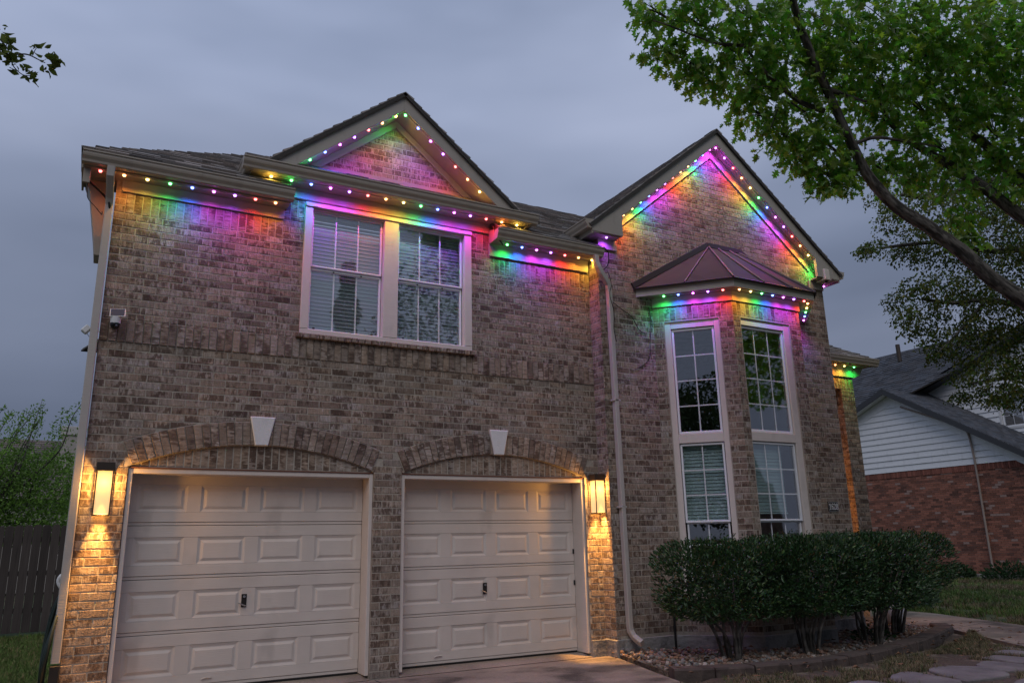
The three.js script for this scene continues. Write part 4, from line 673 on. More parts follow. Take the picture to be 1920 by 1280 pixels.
{ // edging stones along the bed, an arc of cast concrete pieces
  const border = new THREE.Group(); border.name = 'bed_border'; border.userData.kind = 'structure'; scene.add(border);
  const c = new THREE.CatmullRomCurve3([[5.30, 1.72], [5.75, 1.93], [6.3, 2.1], [6.95, 2.17], [7.8, 2.1], [8.8, 1.87], [9.7, 1.6], [10.5, 1.25], [11.05, 0.98], [11.3, 0.72]].map((q) => V3(q[0], 0, q[1]))), n = 15, R = rng(9);
  for (let i = 0; i < n; i++) {
    const a = c.getPointAt((i + 0.005) / n), b = c.getPointAt((i + 0.995) / n), y = 0.085 + 0.012 * R(), t = b.clone().sub(a).normalize(), nx = -t.z, nz = t.x, w0 = 0.115 + 0.01 * R(), m = new MB(), e = 0.014;
    const X = (p, o, yy) => [p.x + nx * o, yy, p.z + nz * o], A = (o, yy) => X(a, o, yy), B = (o, yy) => X(b, o, yy);
    const prof = [[-w0, -0.05], [-w0, y - e], [-w0 + e, y], [w0 - e, y + 0.004], [w0, y - e], [w0, -0.05]];
    for (let k = 0; k < 5; k++) m.quad(A(...prof[k]), B(...prof[k]), B(...prof[k + 1]), A(...prof[k + 1])); m.fan(prof.map((q) => A(...q))); m.fan(prof.map((q) => B(...q))); mesh('edging_stone', m.geo(), M.kerb, border);
  }
}
{ // river stones and dead leaves in the bed
  const R = rng(21), bed = scene.getObjectByName('planting_bed'), inP = (x, z, P) => { let k = false; for (let i = 0, j = P.length - 1; i < P.length; j = i++) if ((P[i][1] > z) !== (P[j][1] > z) && x < (P[j][0] - P[i][0]) * (z - P[i][1]) / (P[j][1] - P[i][1]) + P[i][0]) k = !k; return k; };
  const area = [[5.82, 0.28], [5.72, 0.15], [5.38, 1.55], [6.2, 1.95], [7.0, 2.04], [8.2, 1.85], [9.6, 1.48], [10.6, 1.03], [11.22, 0.72], [11.34, -0.3], [10.4, -0.3], [10.3, 0.3], [9.5, 0.32], [8.72, 1.1], [7.36, 1.1], [6.6, 0.34]];
  const stones = []; const bases = [0, 1, 2, 3, 4].map((k) => { const g = new THREE.IcosahedronGeometry(1, 1), p = g.attributes.position, r = rng(300 + k), map = new Map(); for (let i = 0; i < p.count; i++) { const key = [p.getX(i), p.getY(i), p.getZ(i)].map((x) => x.toFixed(3)).join(); if (!map.has(key)) map.set(key, 0.78 + 0.4 * r()); const s = map.get(key); p.setXYZ(i, p.getX(i) * s, p.getY(i) * s * 0.62, p.getZ(i) * s * 0.8); } g.computeVertexNormals(); return g; });
  while (stones.length < 5200) { const x = 5.3 + R() * 6.2, z = -0.4 + R() * 2.5; if (!inP(x, z, area)) continue; const edge = x < 6.3 ? 1.25 : 1; stones.push({ x, z, s: (0.011 + 0.022 * R() * R()) * edge, r: R(), k: R() }); }
  stones.sort((a, b) => b.s * 1 / (Math.hypot(b.x + 0.3, b.z - 8.6)) - a.s / (Math.hypot(a.x + 0.3, a.z - 8.6)));
  const cols = [[0.36, 0.29, 0.24], [0.25, 0.19, 0.15], [0.44, 0.39, 0.35], [0.14, 0.1, 0.08], [0.25, 0.155, 0.115], [0.2, 0.19, 0.18]], rest = [];
  const tint = (g, c) => { const n = g.attributes.position.count, a = new Float32Array(n * 3); for (let i = 0; i < n; i++) a.set(c, i * 3); g.setAttribute('color', new THREE.BufferAttribute(a, 3)); return g; };
  const tinted = bases.map((g) => cols.map((c) => tint(g.clone(), c)));
  stones.forEach((s, i) => {
    const k = Math.floor(s.k * 5), ci = Math.floor(s.r * 6), e = new THREE.Euler(s.r * 0.7 - 0.3, s.k * 40, s.k * 0.7 - 0.3), q = new THREE.Quaternion().setFromEuler(e), y = 0.028 + s.s * 0.35 + 0.05 * Math.max(0, 1 - i / 700) * s.r;
    if (i < 300) { const m = mesh('stone', tinted[k][ci], M.rock, bed); m.position.set(s.x, y, s.z); m.quaternion.copy(q); m.scale.setScalar(s.s); }
    else rest.push(tinted[k][ci].clone().applyMatrix4(new THREE.Matrix4().compose(V3(s.x, y, s.z), q, V3(s.s, s.s, s.s))));
  });
  mesh('pebbles', merge(rest), M.rock, bed, 'stuff');
  const lf = new MB(); for (let i = 0; i < 1500; i++) { const x = 5.3 + R() * 6.4, z = -0.6 + R() * 3.6; if (!inP(x, z, area) && R() < 0.75) continue; const a = R() * 6.3, s = 0.018 + 0.03 * R(), y = 0.05 + 0.05 * R(), k = 0.6 + 0.8 * R(), ca = Math.cos(a) * s, sa = Math.sin(a) * s, t = (R() - 0.3) * s; lf.col = [0.17 * k, 0.085 * k, 0.045 * k]; lf.quad([x - ca, y, z - sa], [x + sa * 0.5, y + t, z - ca * 0.5], [x + ca, y + t * 0.3, z + sa], [x - sa * 0.5, y + t * 1.3, z + ca * 0.5]); }
  mesh('leaf_litter', lf.geo(), M.rock, bed, 'stuff');
}
{ // flagstones
  const g = new THREE.Group(); g.name = 'flagstone_path'; g.userData.kind = 'structure'; scene.add(g); const R = rng(31);
  const S = [[[7.64, 3.02], [8.02, 2.96], [8.3, 3.3], [7.98, 3.66], [7.35, 3.62]], [[7.08, 3.0], [7.42, 2.98], [7.32, 3.6], [6.9, 3.62], [6.75, 3.3]], [[8.42, 3.06], [8.75, 3.0], [8.75, 3.5], [8.42, 3.62], [8.2, 3.4]], [[8.9, 2.84], [9.2, 2.82], [9.3, 3.2], [8.9, 3.34]], [[9.36, 2.7], [9.7, 2.66], [9.75, 3.05], [9.4, 3.1]], [[9.78, 2.46], [10.0, 2.5], [9.9, 2.95], [9.8, 2.95]], [[6.05, 3.15], [6.6, 3.02], [6.65, 3.5], [6.1, 3.6]], [[5.4, 3.2], [5.9, 3.1], [5.98, 3.6], [5.4, 3.7]], [[5.25, 3.9], [6.3, 3.8], [6.2, 4.5], [5.3, 4.5]], [[6.5, 3.85], [7.4, 3.85], [7.3, 4.5], [6.5, 4.4]], [[7.6, 3.9], [8.5, 3.8], [8.4, 4.4], [7.7, 4.5]]];
  for (const q of S) { const c = new THREE.CatmullRomCurve3(q.map((p) => V3(p[0], 0, p[1])), true, 'catmullrom', 0.25), pts = c.getPoints(18).slice(0, 18).map((v) => [v.x + (R() - 0.5) * 0.03, -(v.z + (R() - 0.5) * 0.03)]); const m = new MB(); m.prism((s, y, d) => [s, d + 0.02 * (s - q[0][0]) * (R() * 0 + 0.3), -y], areaOf(pts) < 0 ? pts.reverse() : pts, 0.008 + 0.012 * R(), -0.05, 0.008); mesh('flagstone', m.geo(), M.flag, g); }
}
// grass: blades in instanced tufts
const bladeGeo = (() => { const m = new MB(), R = rng(6); for (let i = 0; i < 7; i++) { const a = R() * 6.3, l = 0.6 + 0.5 * R(), b = 0.25 + 0.7 * R(), ox = (R() - 0.5) * 0.6, oz = (R() - 0.5) * 0.6, w = 0.06, c = Math.cos(a), s = Math.sin(a); const p = (t, k) => [ox + c * b * t * t - s * w * k * (1 - t), l * t * (1 - 0.25 * b * t), oz + s * b * t * t + c * w * k * (1 - t)]; m.quad(p(0, -1), p(0, 1), p(0.55, 1), p(0.55, -1)); m.tri(p(0.55, -1), p(0.55, 1), p(1, 0)); } return m.geo(); })();
function grass(name, label, n, where, size, colour, seed) {
  const R = rng(seed), mm = new THREE.InstancedMesh(bladeGeo, std({ color: 0xffffff, roughness: 0.9 }), n), o = new THREE.Object3D(); let i = 0, tries = 0; const c = new THREE.Color();
  while (i < n && tries++ < n * 30) { const p = where(R); if (!p) continue; o.position.set(p[0], p[1] || -0.06, p[2]); o.rotation.set((R() - 0.5) * 0.4, R() * 6.3, (R() - 0.5) * 0.4); const s = size * (0.6 + 0.8 * R()); o.scale.set(s, s, s); o.updateMatrix(); mm.setMatrixAt(i, o.matrix); const q = colour(R, p); mm.setColorAt(i, c.setRGB(...q)); i++; }
  mm.count = i; mm.name = numbered(name); mm.userData.kind = 'stuff'; tag(mm, label, 'grass'); mm.castShadow = mm.receiveShadow = true; scene.add(mm);
}
const green = (R) => { const k = 0.5 + 0.9 * R(), y = R(); return y < 0.18 ? [0.22 * k, 0.17 * k, 0.08 * k] : [0.09 * k, 0.15 * k, 0.028 * k]; };
const dry = (R) => { const k = 0.5 + 0.9 * R(), y = R(); return y < 0.72 ? [0.17 * k, 0.13 * k, 0.075 * k] : [0.055 * k, 0.08 * k, 0.02 * k]; };
const NG = makeNoise(41);
grass('grass', 'green lawn strip between the left house wall and the wooden fence', 16000, (R) => { const z = -8.5 + 8.9 * R(); return [-0.45 - R() * (1.2 + (0.4 - z) * 0.14), -0.06, z]; }, 0.08, green, 1);
grass('grass', 'green lawn with dry patches in front of the neighbouring red brick wall', 30000, (R) => { const x = 12.4 + R() * 13.3, z = -14 + 18 * R(); if (x < 13.5 && z > -2.2 && x + z * 0.6 < 13.1) return null; return NG(x / 20, z / 20, 20, 20, 3) < 0.36 && R() < 0.8 ? null : [x, -0.06, z]; }, 0.10, (R, p) => (NG(p[0] / 30, p[2] / 30, 24, 24, 3) > 0.56 ? dry(R) : green(R)), 2);
grass('grass', 'dry straw coloured grass tufts among the flagstones', 9000, (R) => { const x = 5.0 + R() * 5.4, z = 2.1 + R() * 2.6; if (x + z * 0.62 > 12.6 || z < 2.55 - 0.34 * Math.max(0, x - 8) && R() < 0.7) return null; if (NG(x / 9, z / 9, 22, 22, 3) < 0.5) return null; for (const f of scene.getObjectByName('flagstone_path').children) { f.geometry.boundingBox || f.geometry.computeBoundingBox(); const b = f.geometry.boundingBox; if (x > b.min.x + 0.05 && x < b.max.x - 0.05 && z > b.min.z + 0.04 && z < b.max.z - 0.04) return null; } return [x, -0.01, z]; }, 0.055, dry, 3);
grass('grass', 'half dry grass in the wedge between bed border and walkway', 3000, (R) => { const t = R(), x = 9.3 + t * 1.9, z = lerp(2.05 - 0.55 * t, 2.75 - 1.3 * t, R()) - 0.35 * Math.max(0, t - 0.5); return NG(x / 9, z / 9, 30, 30, 3) < 0.42 ? null : [x, -0.01, z]; }, 0.06, dry, 7);

// ---------------------------------------------------------------- board fence at the left
{
  const f = thing('wooden_fence', 'weathered dark board fence across the side yard at left', 'fence', [0, 0, -8.6]), R = rng(51);
  const up = std({ vertexColors: true, map: M.wood.map, roughness: 0.95 });
  for (let i = 0; i < 26; i++) { const x = -0.36 - (i + 1) * 0.148, h = 1.90 + 0.03 * (R() - 0.5), m = new MB(), k = 0.75 + 0.5 * R(); m.col = [0.062 * k, 0.053 * k, 0.051 * k]; const ou = R() * 3; m.uvf = (a) => [a[0] + ou, a[1] + ou * 2]; m.prism((s, y, d) => [s, y, d], [[x, 0.02], [x + 0.14, 0.02], [x + 0.14, h - 0.035], [x + 0.105, h], [x + 0.035, h], [x, h - 0.035]], 0.018 + 0.006 * R(), 0.0, 0.002); mesh('board', m.geo(), up, f); }
  for (const y of [0.35, 1.0, 1.6]) { const m = new MB(); m.col = [0.1, 0.085, 0.08]; m.box(-4.3, -0.36, y, y + 0.09, -0.04, -0.002, 0.003); mesh('rail', m.geo(), up, f); }
  for (const x of [-3.9, -2.2, -0.5]) { const m = new MB(); m.col = [0.1, 0.085, 0.08]; m.box(x, x + 0.09, 0, 1.85, -0.14, -0.045, 0.003); mesh('post', m.geo(), up, f); }
}
{ // house behind the fence
  const o = thing('background_house', 'beige house with brown roof and chimney behind the left tree', 'house', [0, 0, -26]); const T = (m, n, mat) => mesh(n, m.geo(), mat, o);
  const tanWall = paint(0.33, 0.3, 0.27); const w = new MB(); w.box(-9, -0.2, 0, 3.4, -8, 0, 0.02); T(w, 'wall', tanWall);
  slope('roof', [-9.5, 3.35, 0.4], [1, 0, 0], [0, 0.62, -1], [[0, 0], [9.6, 0], [8.2, 5.2], [3.5, 5.2]], { parent: o, col: [0.15, 0.125, 0.11], ex: 0.2 }); slope('roof', [0.1, 3.35, 0.4], [0, 0, -1], [-1, 0.62, 0], [[0, 0], [9, 0], [4.4, 5.2], [4.4, 5.2]], { parent: o, col: [0.13, 0.11, 0.1], ex: 0.2 });
  const c = new MB(); c.box(-1.42, -0.86, 3, 6.05, -2.4, -1.7, 0.02); T(c, 'chimney', tanWall); const k = new MB(); k.box(-1.48, -0.80, 6.05, 6.42, -2.46, -1.64, 0.02); T(k, 'chimney_cap', paint(0.42, 0.4, 0.38));
  const win = new MB(); win.box(-1.1, -0.5, 1.3, 2.6, 0.001, 0.03, 0.004); T(win, 'window', M.trim); const p = new MB(); p.box(-1.03, -0.57, 1.36, 2.54, 0.031, 0.036, 0); T(p, 'pane', M.dark);
}

// ---------------------------------------------------------------- neighbouring house on the right: wall at x = 26 facing us
{
  const X = 26, o = thing('neighbour_house', 'white sided house with red brick base and dark shingle roof on the right', 'house', [0, 0, 0]);
  const FN = frame([X, 0, 0], [0, 0, 1], [-1, 0, 0]); // s = z
  const z0 = -14, z1 = 3, yb = 3.66, AP = { z: -9.86, y: 6.62, p: 0.61, q: 0.42 };
  const under = (z) => AP.y - 0.05 - (z > AP.z ? AP.p * (z - AP.z) : AP.q * (AP.z - z));
  const pts = [[z0, -0.1], [z1, -0.1], [z1, under(z1) < 0.5 ? 0.5 : under(z1)], [AP.z, under(AP.z)], [z0, under(z0)]];
  const zc = AP.z + (AP.y - 0.05 - 2.6) / AP.p; const P2 = [[z0, -0.1], [zc, -0.1], [zc, 2.6], [AP.z, under(AP.z)], [z0, under(z0)]];
  const wl = mesh('wall', wallShape(FN, P2, [], -0.25, -0.012), M.mortar, o);
  const bk = new MB(), R = rng(61), bl = 0.213, bh = 0.0735;
  for (let r = 0, y = 0.1; y < yb - 0.215; r++, y += bh) for (let s = z0 + (r % 2) * bl / 2; s < zc; s += bl) { const k = 0.62 + 0.66 * R(), w = R(); bk.col = w < 0.05 ? [0.33, 0.22, 0.19] : w < 0.3 ? [0.17 * k, 0.075 * k, 0.055 * k] : [0.275 * k, 0.112 * k, 0.076 * k]; bk.prism(FN, rect(s + 0.005, Math.min(zc, s + bl - 0.005), y + 0.005, y + bh - 0.005), 0.002 * R(), -0.013, 0); }
  for (let s = z0; s < zc; s += 0.0735) { const k = 0.65 + 0.6 * R(); bk.col = [0.23 * k, 0.085 * k, 0.06 * k]; bk.prism(FN, rect(s + 0.004, s + 0.069, yb - 0.21, yb - 0.004), 0.02, -0.013, 0); }
  mesh('brick_field', bk.geo(), std({ vertexColors: true, map: tex(256, 0.7, (u, v) => { const k = 0.75 + 0.5 * NB(u, v, 30, 30, 3); return [k, k, k]; }), roughness: 0.95 }), wl, 'stuff');
  const sl = new MB(); sl.box(X - 0.03, X + 0.2, -0.2, 0.1, z0, zc, 0.01); mesh('footing', sl.geo(), M.slab, o);
  let j = 0; for (let y = yb; y < under(AP.z) - 0.3; y += 0.215, j++) { let q = rect(z0, zc, y, Math.min(y + 0.222, 6.6)); q = clip(q, AP.p, 1, AP.y - 0.30 + AP.p * AP.z); q = clip(q, -AP.q, 1, AP.y - 0.30 - AP.q * AP.z); if (q.length < 3) break; const m = new MB(), yy = y; m.prism(FN, q, 0.022, -0.015, 0, (s, yv, d) => (d > 0 ? lerp(0.036, 0.004, (yv - yy) / 0.222) : d)); mesh('siding_board', m.geo(), M.siding, o); }
  for (const sg of [1, -1]) { const m = new MB(), p = sg > 0 ? AP.p : AP.q, F = (s, y, d) => [X - d, y, AP.z + sg * s], len = sg > 0 ? zc - AP.z : AP.z - z0; m.prism(F, [[0, AP.y - 0.45], [len, AP.y - 0.45 - p * len], [len, AP.y - 0.1 - p * len], [0, AP.y - 0.1]], 0.03, 0.0, 0.004); mesh('frieze', m.geo(), M.siding, o); const s = new MB(); s.prism(F, [[0, AP.y - 0.09], [len, AP.y - 0.09 - p * len], [len, AP.y - 0.06 - p * len], [0, AP.y - 0.06]], 0.4, 0, 0); mesh('soffit', s.geo(), M.siding, o); const f = new MB(); f.prism(F, [[0, AP.y - 0.12], [len, AP.y - 0.12 - p * len], [len, AP.y + 0.1 - p * len], [0, AP.y + 0.1]], 0.43, 0.4, 0.005); mesh('rake_board', f.geo(), std({ color: new THREE.Color(0.035, 0.037, 0.042), roughness: 0.6 }), o); }
  const blue = [0.06, 0.064, 0.075];
  const ls = Math.hypot(1, AP.p), l2 = Math.hypot(1, AP.q);
  slope('roof', [X - 0.42, AP.y + 0.1, AP.z], [1, 0, 0], [0, -AP.p, 1], [[0, 0], [0, 8.8 * ls], [8, 8.8 * ls], [8, 0]], { parent: o, col: blue, ex: 0.16 });
  slope('roof', [X - 0.42, AP.y + 0.1, AP.z], [1, 0, 0], [0, -AP.q, -1], [[0, 0], [0, 4.5 * l2], [4, 4.5 * l2], [4, 0]], { parent: o, col: blue, ex: 0.16 });
  // main roof rising behind, with ridge running along z
  slope('roof', [X + 0.3, 6.2, -16.5], [0, 0, 1], [1, 0.68, 0], [[0, 0], [6.15, 0], [8.6, 2.6], [8.6, 5.4], [0, 5.4]], { parent: o, col: blue, ex: 0.2 });
  // upper gable with white siding and a window, facing us
  const XU = 28.4, FU = frame([XU, 0, 0], [0, 0, 1], [-1, 0, 0]), U = { z: -4.4, y: 9.2, p: 0.36 };
  const up = mesh('upper_wall', wallShape(FU, [[-10.4, 5.2], [-2.0, 3.0], [-2.0, 8.2], [U.z, 8.9], [-10.4, 6.95]], [rc([-7.25, -5.85, 5.05, 6.2])], -0.2, -0.012), M.siding, o);
  for (let y = 3.1; y < 8.9; y += 0.215) { for (const [a, b] of (y > 4.9 && y < 6.2) ? [[-10.4, -7.33], [-5.77, -2]] : [[-10.4, -2]]) { let q = rect(a, b, y, y + 0.222); q = clip(q, -U.p, 1, 8.85 - U.p * U.z); const m = new MB(), yy = y; if (q.length < 3) continue; m.prism(FU, q, 0.022, -0.015, 0, (s, yv, d) => (d > 0 ? lerp(0.036, 0.004, (yv - yy) / 0.222) : d)); mesh('siding_board', m.geo(), M.siding, o); } }
  slope('roof', [XU - 0.5, 8.95, U.z], [1, 0, 0], [0, -U.p, -1], [[0, 0], [0, 6.6], [7, 6.6], [7, 0]], { parent: o, col: blue, ex: 0.17 });
  { const f = new MB(), F = (s, y, d) => [XU - d, y, U.z - s]; f.prism(F, [[0, 8.72], [6.2, 8.72 - U.p * 6.2], [6.2, 8.98 - U.p * 6.2], [0, 8.98]], 0.5, 0.46, 0.004); f.prism(F, [[0, 8.72], [6.2, 8.72 - U.p * 6.2], [6.2, 8.75 - U.p * 6.2], [0, 8.75]], 0.46, 0, 0); mesh('rake_board', f.geo(), std({ color: new THREE.Color(0.05, 0.053, 0.06), roughness: 0.6 }), o); }
  { const w = group('window', o), fr = new MB(), B = (a, b, c, d, z) => fr.box(a, b, c, d, -0.06, z, 0.004, (s, y, dd) => FU(s, y, dd)); B(-7.33, -7.25, 4.96, 6.28, 0.03); B(-5.85, -5.77, 4.96, 6.28, 0.03); B(-7.25, -5.85, 4.96, 5.05, 0.04); B(-7.25, -5.85, 6.2, 6.28, 0.03); mesh('frame', fr.geo(), M.white, w); sash(w, FU, -7.2, -5.9, 5.1, 6.15, -0.02, 4, 3, { b: 0.05 }); blinds(w, FU, -7.2, -5.9, 5.12, 6.1, -0.12, 0.9, M.room); }
  mesh('vent_pipe', sweep([[28.6, 8.3, -11.0], [28.6, 9.02, -11.0]], 0.085, 14, { straight: true }), M.bronze, o);
  mesh('drain_pipe', sweep([[X - 0.06, 6.0, -9.45], [X - 0.06, 4.86, -7.2], [X - 0.07, 4.7, -7.1], [X - 0.07, 0.1, -7.03]], 0.035, 8, { seg: 60 }), paint(0.3, 0.24, 0.21), o);
}
// ---------------------------------------------------------------- leaves and trees
function leafShape(kind) {
  const m = new MB();
  if (kind === 'lobed') { // pointed oak leaf, folded along its rib
    const R = [[0, 0], [0.10, 0.16], [0.34, 0.20], [0.14, 0.36], [0.44, 0.52], [0.15, 0.60], [0.30, 0.84], [0.08, 0.82], [0, 1.05]], z = (q) => [q[0], q[1], Math.abs(q[0]) * 0.35 - q[1] * q[1] * 0.18];
    for (const sg of [1, -1]) for (let i = 0; i < R.length - 1; i++) { const a = R[i], b = R[i + 1], mid = [0, (a[1] + b[1]) / 2]; m.tri(z([0, a[1]]), z([sg * a[0], a[1]]), z([sg * b[0], b[1]])); m.tri(z([0, a[1]]), z([sg * b[0], b[1]]), z([0, b[1]])); }
  } else { const w = kind === 'narrow' ? 0.2 : 0.3, z = (x, y) => [x, y, Math.abs(x) * 0.4 - y * y * 0.2]; const R = [[0, 0], [w * 0.8, 0.3], [w, 0.6], [0, 1]]; for (const sg of [1, -1]) for (let i = 0; i < 3; i++) { const a = R[i], b = R[i + 1]; if (i === 0) m.tri(z(0, 0), z(sg * b[0], b[1]), z(0, b[1])); else { m.tri(z(0, a[1]), z(sg * a[0], a[1]), z(sg * b[0], b[1])); if (i === 1) m.tri(z(0, a[1]), z(sg * b[0], b[1]), z(0, b[1])); } } }
  const p = []; for (let i = 0; i < m.p.length; i += 3) { const t = m.p.slice(i, i + 3); p.push(...t); } m.p = p; return m.geo();
}
const LG = { lobed: leafShape('lobed'), oval: leafShape('oval'), narrow: leafShape('narrow') };
// spots: [position, size, direction or null]; leaf colours vary by individual
function crown(name, parent, geo, mat, spots, seed, vary, droop = 0.4) {
  const R = rng(seed), mm = new THREE.InstancedMesh(geo, mat, spots.length), q = new THREE.Quaternion(), e = new THREE.Euler(), mtx = new THREE.Matrix4(), c = new THREE.Color();
  spots.forEach(([p, s, dir], i) => {
    if (dir) { const y = V3(...dir).add(V3((R() - 0.5) * 0.9, (R() - 0.5) * 0.9, (R() - 0.5) * 0.9)).normalize(), x = V3(R() - 0.5, R() - 0.5, R() - 0.5).cross(y).normalize(), z = x.clone().cross(y); q.setFromRotationMatrix(new THREE.Matrix4().makeBasis(x, y, z)); }
    else { e.set(Math.PI * (0.5 + droop * (R() * 0.9)) + (R() - 0.5) * 1.2, R() * 6.3, (R() - 0.5) * 1.2, 'YXZ'); q.setFromEuler(e); }
    const k = s * (0.5 + 0.85 * R()); mtx.compose(p, q, V3(k, k, k)); mm.setMatrixAt(i, mtx); mm.setColorAt(i, c.setRGB(...vary(R, p)));
  });
  mm.name = name; mm.castShadow = mm.receiveShadow = true; mm.userData.kind = 'stuff'; parent.add(mm); return mm;
}
const limb = (parent, name, pts, r0, r1, mat = M.bark, seed = 1) => { const R = rng(seed), W = Array.from({ length: 400 }, () => (R() - 0.5) * 0.16); return mesh(name, sweep(pts.map((p) => (p.isVector3 ? p.toArray() : p)), (t) => lerp(r0, r1, t), r0 > 0.05 ? 12 : 7, { seg: Math.max(8, pts.length * 7), wob: (t, k) => W[(Math.floor(t * 30) * 7 + k * 3) % 400] }), mat, parent); };
// twigs fill an ellipsoid with leaf sprays that hang from short shoots
function sprays(R, c, r, n, per, size, out, spread = 0.16, test) {
  for (let i = 0; i < n; i++) {
    let d; do d = V3(R() * 2 - 1, R() * 2 - 1, R() * 2 - 1); while (d.lengthSq() > 1); const l = d.length(); d.multiplyScalar(Math.pow(l, -0.35));
    const p = V3(c.x + d.x * r[0], c.y + d.y * r[1], c.z + d.z * r[2]); if (test && !test(p)) continue;
    const dir = V3(d.x * 0.8 + (R() - 0.5), -0.5 + (R() - 0.5) * 0.9, d.z * 0.8 + (R() - 0.5)).normalize();
    for (let k = 0; k < per; k++) { const t = k / per; out.push([p.clone().addScaledVector(dir, (t - 0.3) * spread * 2).add(V3((R() - 0.5) * spread * 0.7, (R() - 0.5) * spread * 0.7, (R() - 0.5) * spread * 0.7)), size * (0.75 + 0.5 * R()), [dir.x + (R() - 0.5) * 1.4, dir.y - 0.35 + (R() - 0.5) * 0.9, dir.z + (R() - 0.5) * 1.4]]); }
  }
}
{ // near oak with lobed leaves: trunk stands out of view at right, limbs reach over to the left
  const o = thing('oak_tree', 'large bright green oak with lobed leaves reaching in from the upper right', 'tree', [0, 0, 0]), R = rng(101);
  const A = (x, y, d) => at(x, y, d);
  const base = V3(12.2, -0.1, 5.0), fork = V3(11.6, 2.4, 4.75);
  limb(o, 'trunk', [base, V3(12.0, 1.2, 4.9), fork], 0.30, 0.22);
  const main = [fork, A(2000, 620, 11.2), A(1920, 562, 10.9), A(1860, 522, 10.7), A(1800, 468, 10.5), A(1740, 425, 10.3), A(1680, 385, 10.15), A(1630, 332, 10), A(1600, 275, 9.9), A(1568, 205, 9.8), A(1530, 120, 9.6), A(1498, 40, 9.5), A(1475, -60, 9.4)];
  limb(o, 'limb', main, 0.105, 0.032, M.bark, 3);
  const second = [fork, A(2040, 480, 11.6), A(1925, 412, 11.3), A(1850, 355, 11.1), A(1785, 312, 10.9), A(1740, 285, 10.8), A(1690, 255, 10.7)]; limb(o, 'limb', second, 0.095, 0.035, M.bark, 5);
  const third = [fork, A(2100, 420, 11.8), A(1990, 380, 11.6), A(1905, 330, 11.5), A(1860, 280, 11.4), A(1800, 235, 11.2), A(1770, 195, 11)]; limb(o, 'limb', third, 0.095, 0.04, M.bark, 7);
  for (const [pts, r] of [[[A(1545, 208, 9.75), A(1500, 190, 9.6), A(1462, 160, 9.5), A(1430, 128, 9.4), A(1395, 85, 9.3)], 0.034], [[A(1600, 270, 9.9), A(1640, 258, 10.1), A(1700, 265, 10.3), A(1760, 275, 10.5)], 0.025], [[A(1550, 165, 9.7), A(1590, 180, 9.8), A(1625, 190, 10)], 0.03], [[A(1470, 170, 9.5), A(1440, 162, 9.4), A(1410, 165, 9.3)], 0.012], [[A(1510, 210, 9.6), A(1470, 190, 9.4), A(1445, 240, 9.3)], 0.012], [[A(1290, 62, 9), A(1255, 48, 8.9), A(1225, 38, 8.8)], 0.012], [[A(1395, 85, 9.3), A(1340, 80, 9.1), A(1290, 62, 9)], 0.02], [[A(1770, 195, 11), A(1745, 150, 10.8), A(1735, 100, 10.7)], 0.03], [[A(1690, 255, 10.7), A(1660, 215, 10.5), A(1640, 160, 10.4)], 0.03]]) limb(o, 'branch', pts, r, r * 0.45);
  const spots = [], C = [[1225, 20, 8.8, .22], [1240, 92, 8.8, .17], [1290, 118, 8.9, .2], [1285, 30, 8.9, .3], [1340, 75, 9, .38], [1320, 150, 9, .22], [1380, 20, 9.2, .45], [1385, 130, 9.1, .4], [1410, 205, 9.2, .28], [1440, 60, 9.3, .5], [1455, 160, 9.3, .42], [1455, 245, 9.3, .27], [1500, 230, 9.4, .35], [1495, 110, 9.5, .5], [1520, 20, 9.6, .55], [1505, 295, 9.4, .22], [1545, 270, 9.5, .32], [1560, 345, 9.5, .17], [1545, 325, 9.5, .2], [1590, 320, 9.7, .2], [1560, 165, 9.6, .4], [1585, 80, 9.8, .5], [1640, 30, 10, .6], [1625, 140, 10, .38], [1650, 215, 10.1, .33], [1640, 310, 10.1, .2], [1690, 100, 10.3, .6], [1700, 190, 10.3, .5], [1690, 330, 10.4, .28], [1720, 20, 10.4, .6], [1745, 265, 10.5, .5], [1770, 140, 10.7, .6], [1790, 330, 10.7, .38], [1800, 40, 10.8, .7], [1830, 230, 10.9, .65], [1850, 130, 11, .7], [1890, 330, 11, .4], [1905, 40, 11.2, .7], [1900, 240, 11.2, .6], [1960, 130, 11.4, .8], [1800, 405, 10.6, .16], [1815, 440, 10.6, .12], [1970, 330, 11.4, .5], [1330, -50, 9, .4], [2040, 60, 11.8, .8], [2020, 240, 11.8, .7]];
  for (const [x, y, d, r] of C) sprays(R, A(x, y, d + 0.35), [r, r * 0.85, r * 0.8], Math.round(16 + 200 * r * r), 7, 0.094, spots, 0.13);
  const tw = []; for (const [x, y, d, r] of C) for (let k = 0; k < 5; k++) { const c = A(x, y, d + 0.3), e = c.clone().add(V3((R() - 0.5) * 1.7 * r, (R() - 0.6) * 1.5 * r, (R() - 0.5) * 1.5 * r)), b = c.clone().add(V3(0.5 * r + 0.1, -0.15 * r, 0)); tw.push(sweep([b.toArray(), c.clone().lerp(e, 0.35).add(V3(0, 0.1 * r, 0)).toArray(), e.toArray()], (t) => lerp(0.0075, 0.0022, t), 5, { seg: 7 })); }
  mesh('twigs', merge(tw), M.bark, o, 'stuff');
  for (const [x, y, z, r] of [[12.6, 6.4, 5.4, 1.5], [14, 5.8, 6.8, 1.5], [13, 8.2, 4.9, 1.6], [15, 7.4, 6, 1.8], [14.6, 5.2, 4.6, 1.0], [11.5, 6.6, 6.6, 1.4], [12.3, 5.2, 7.4, 1.1], [16, 6, 8, 1.5], [11.2, 8.4, 6.2, 1.5]]) sprays(R, V3(x, y, z), [r, r * 0.8, r], Math.round(120 * r * r), 6, 0.12, spots, 0.2);
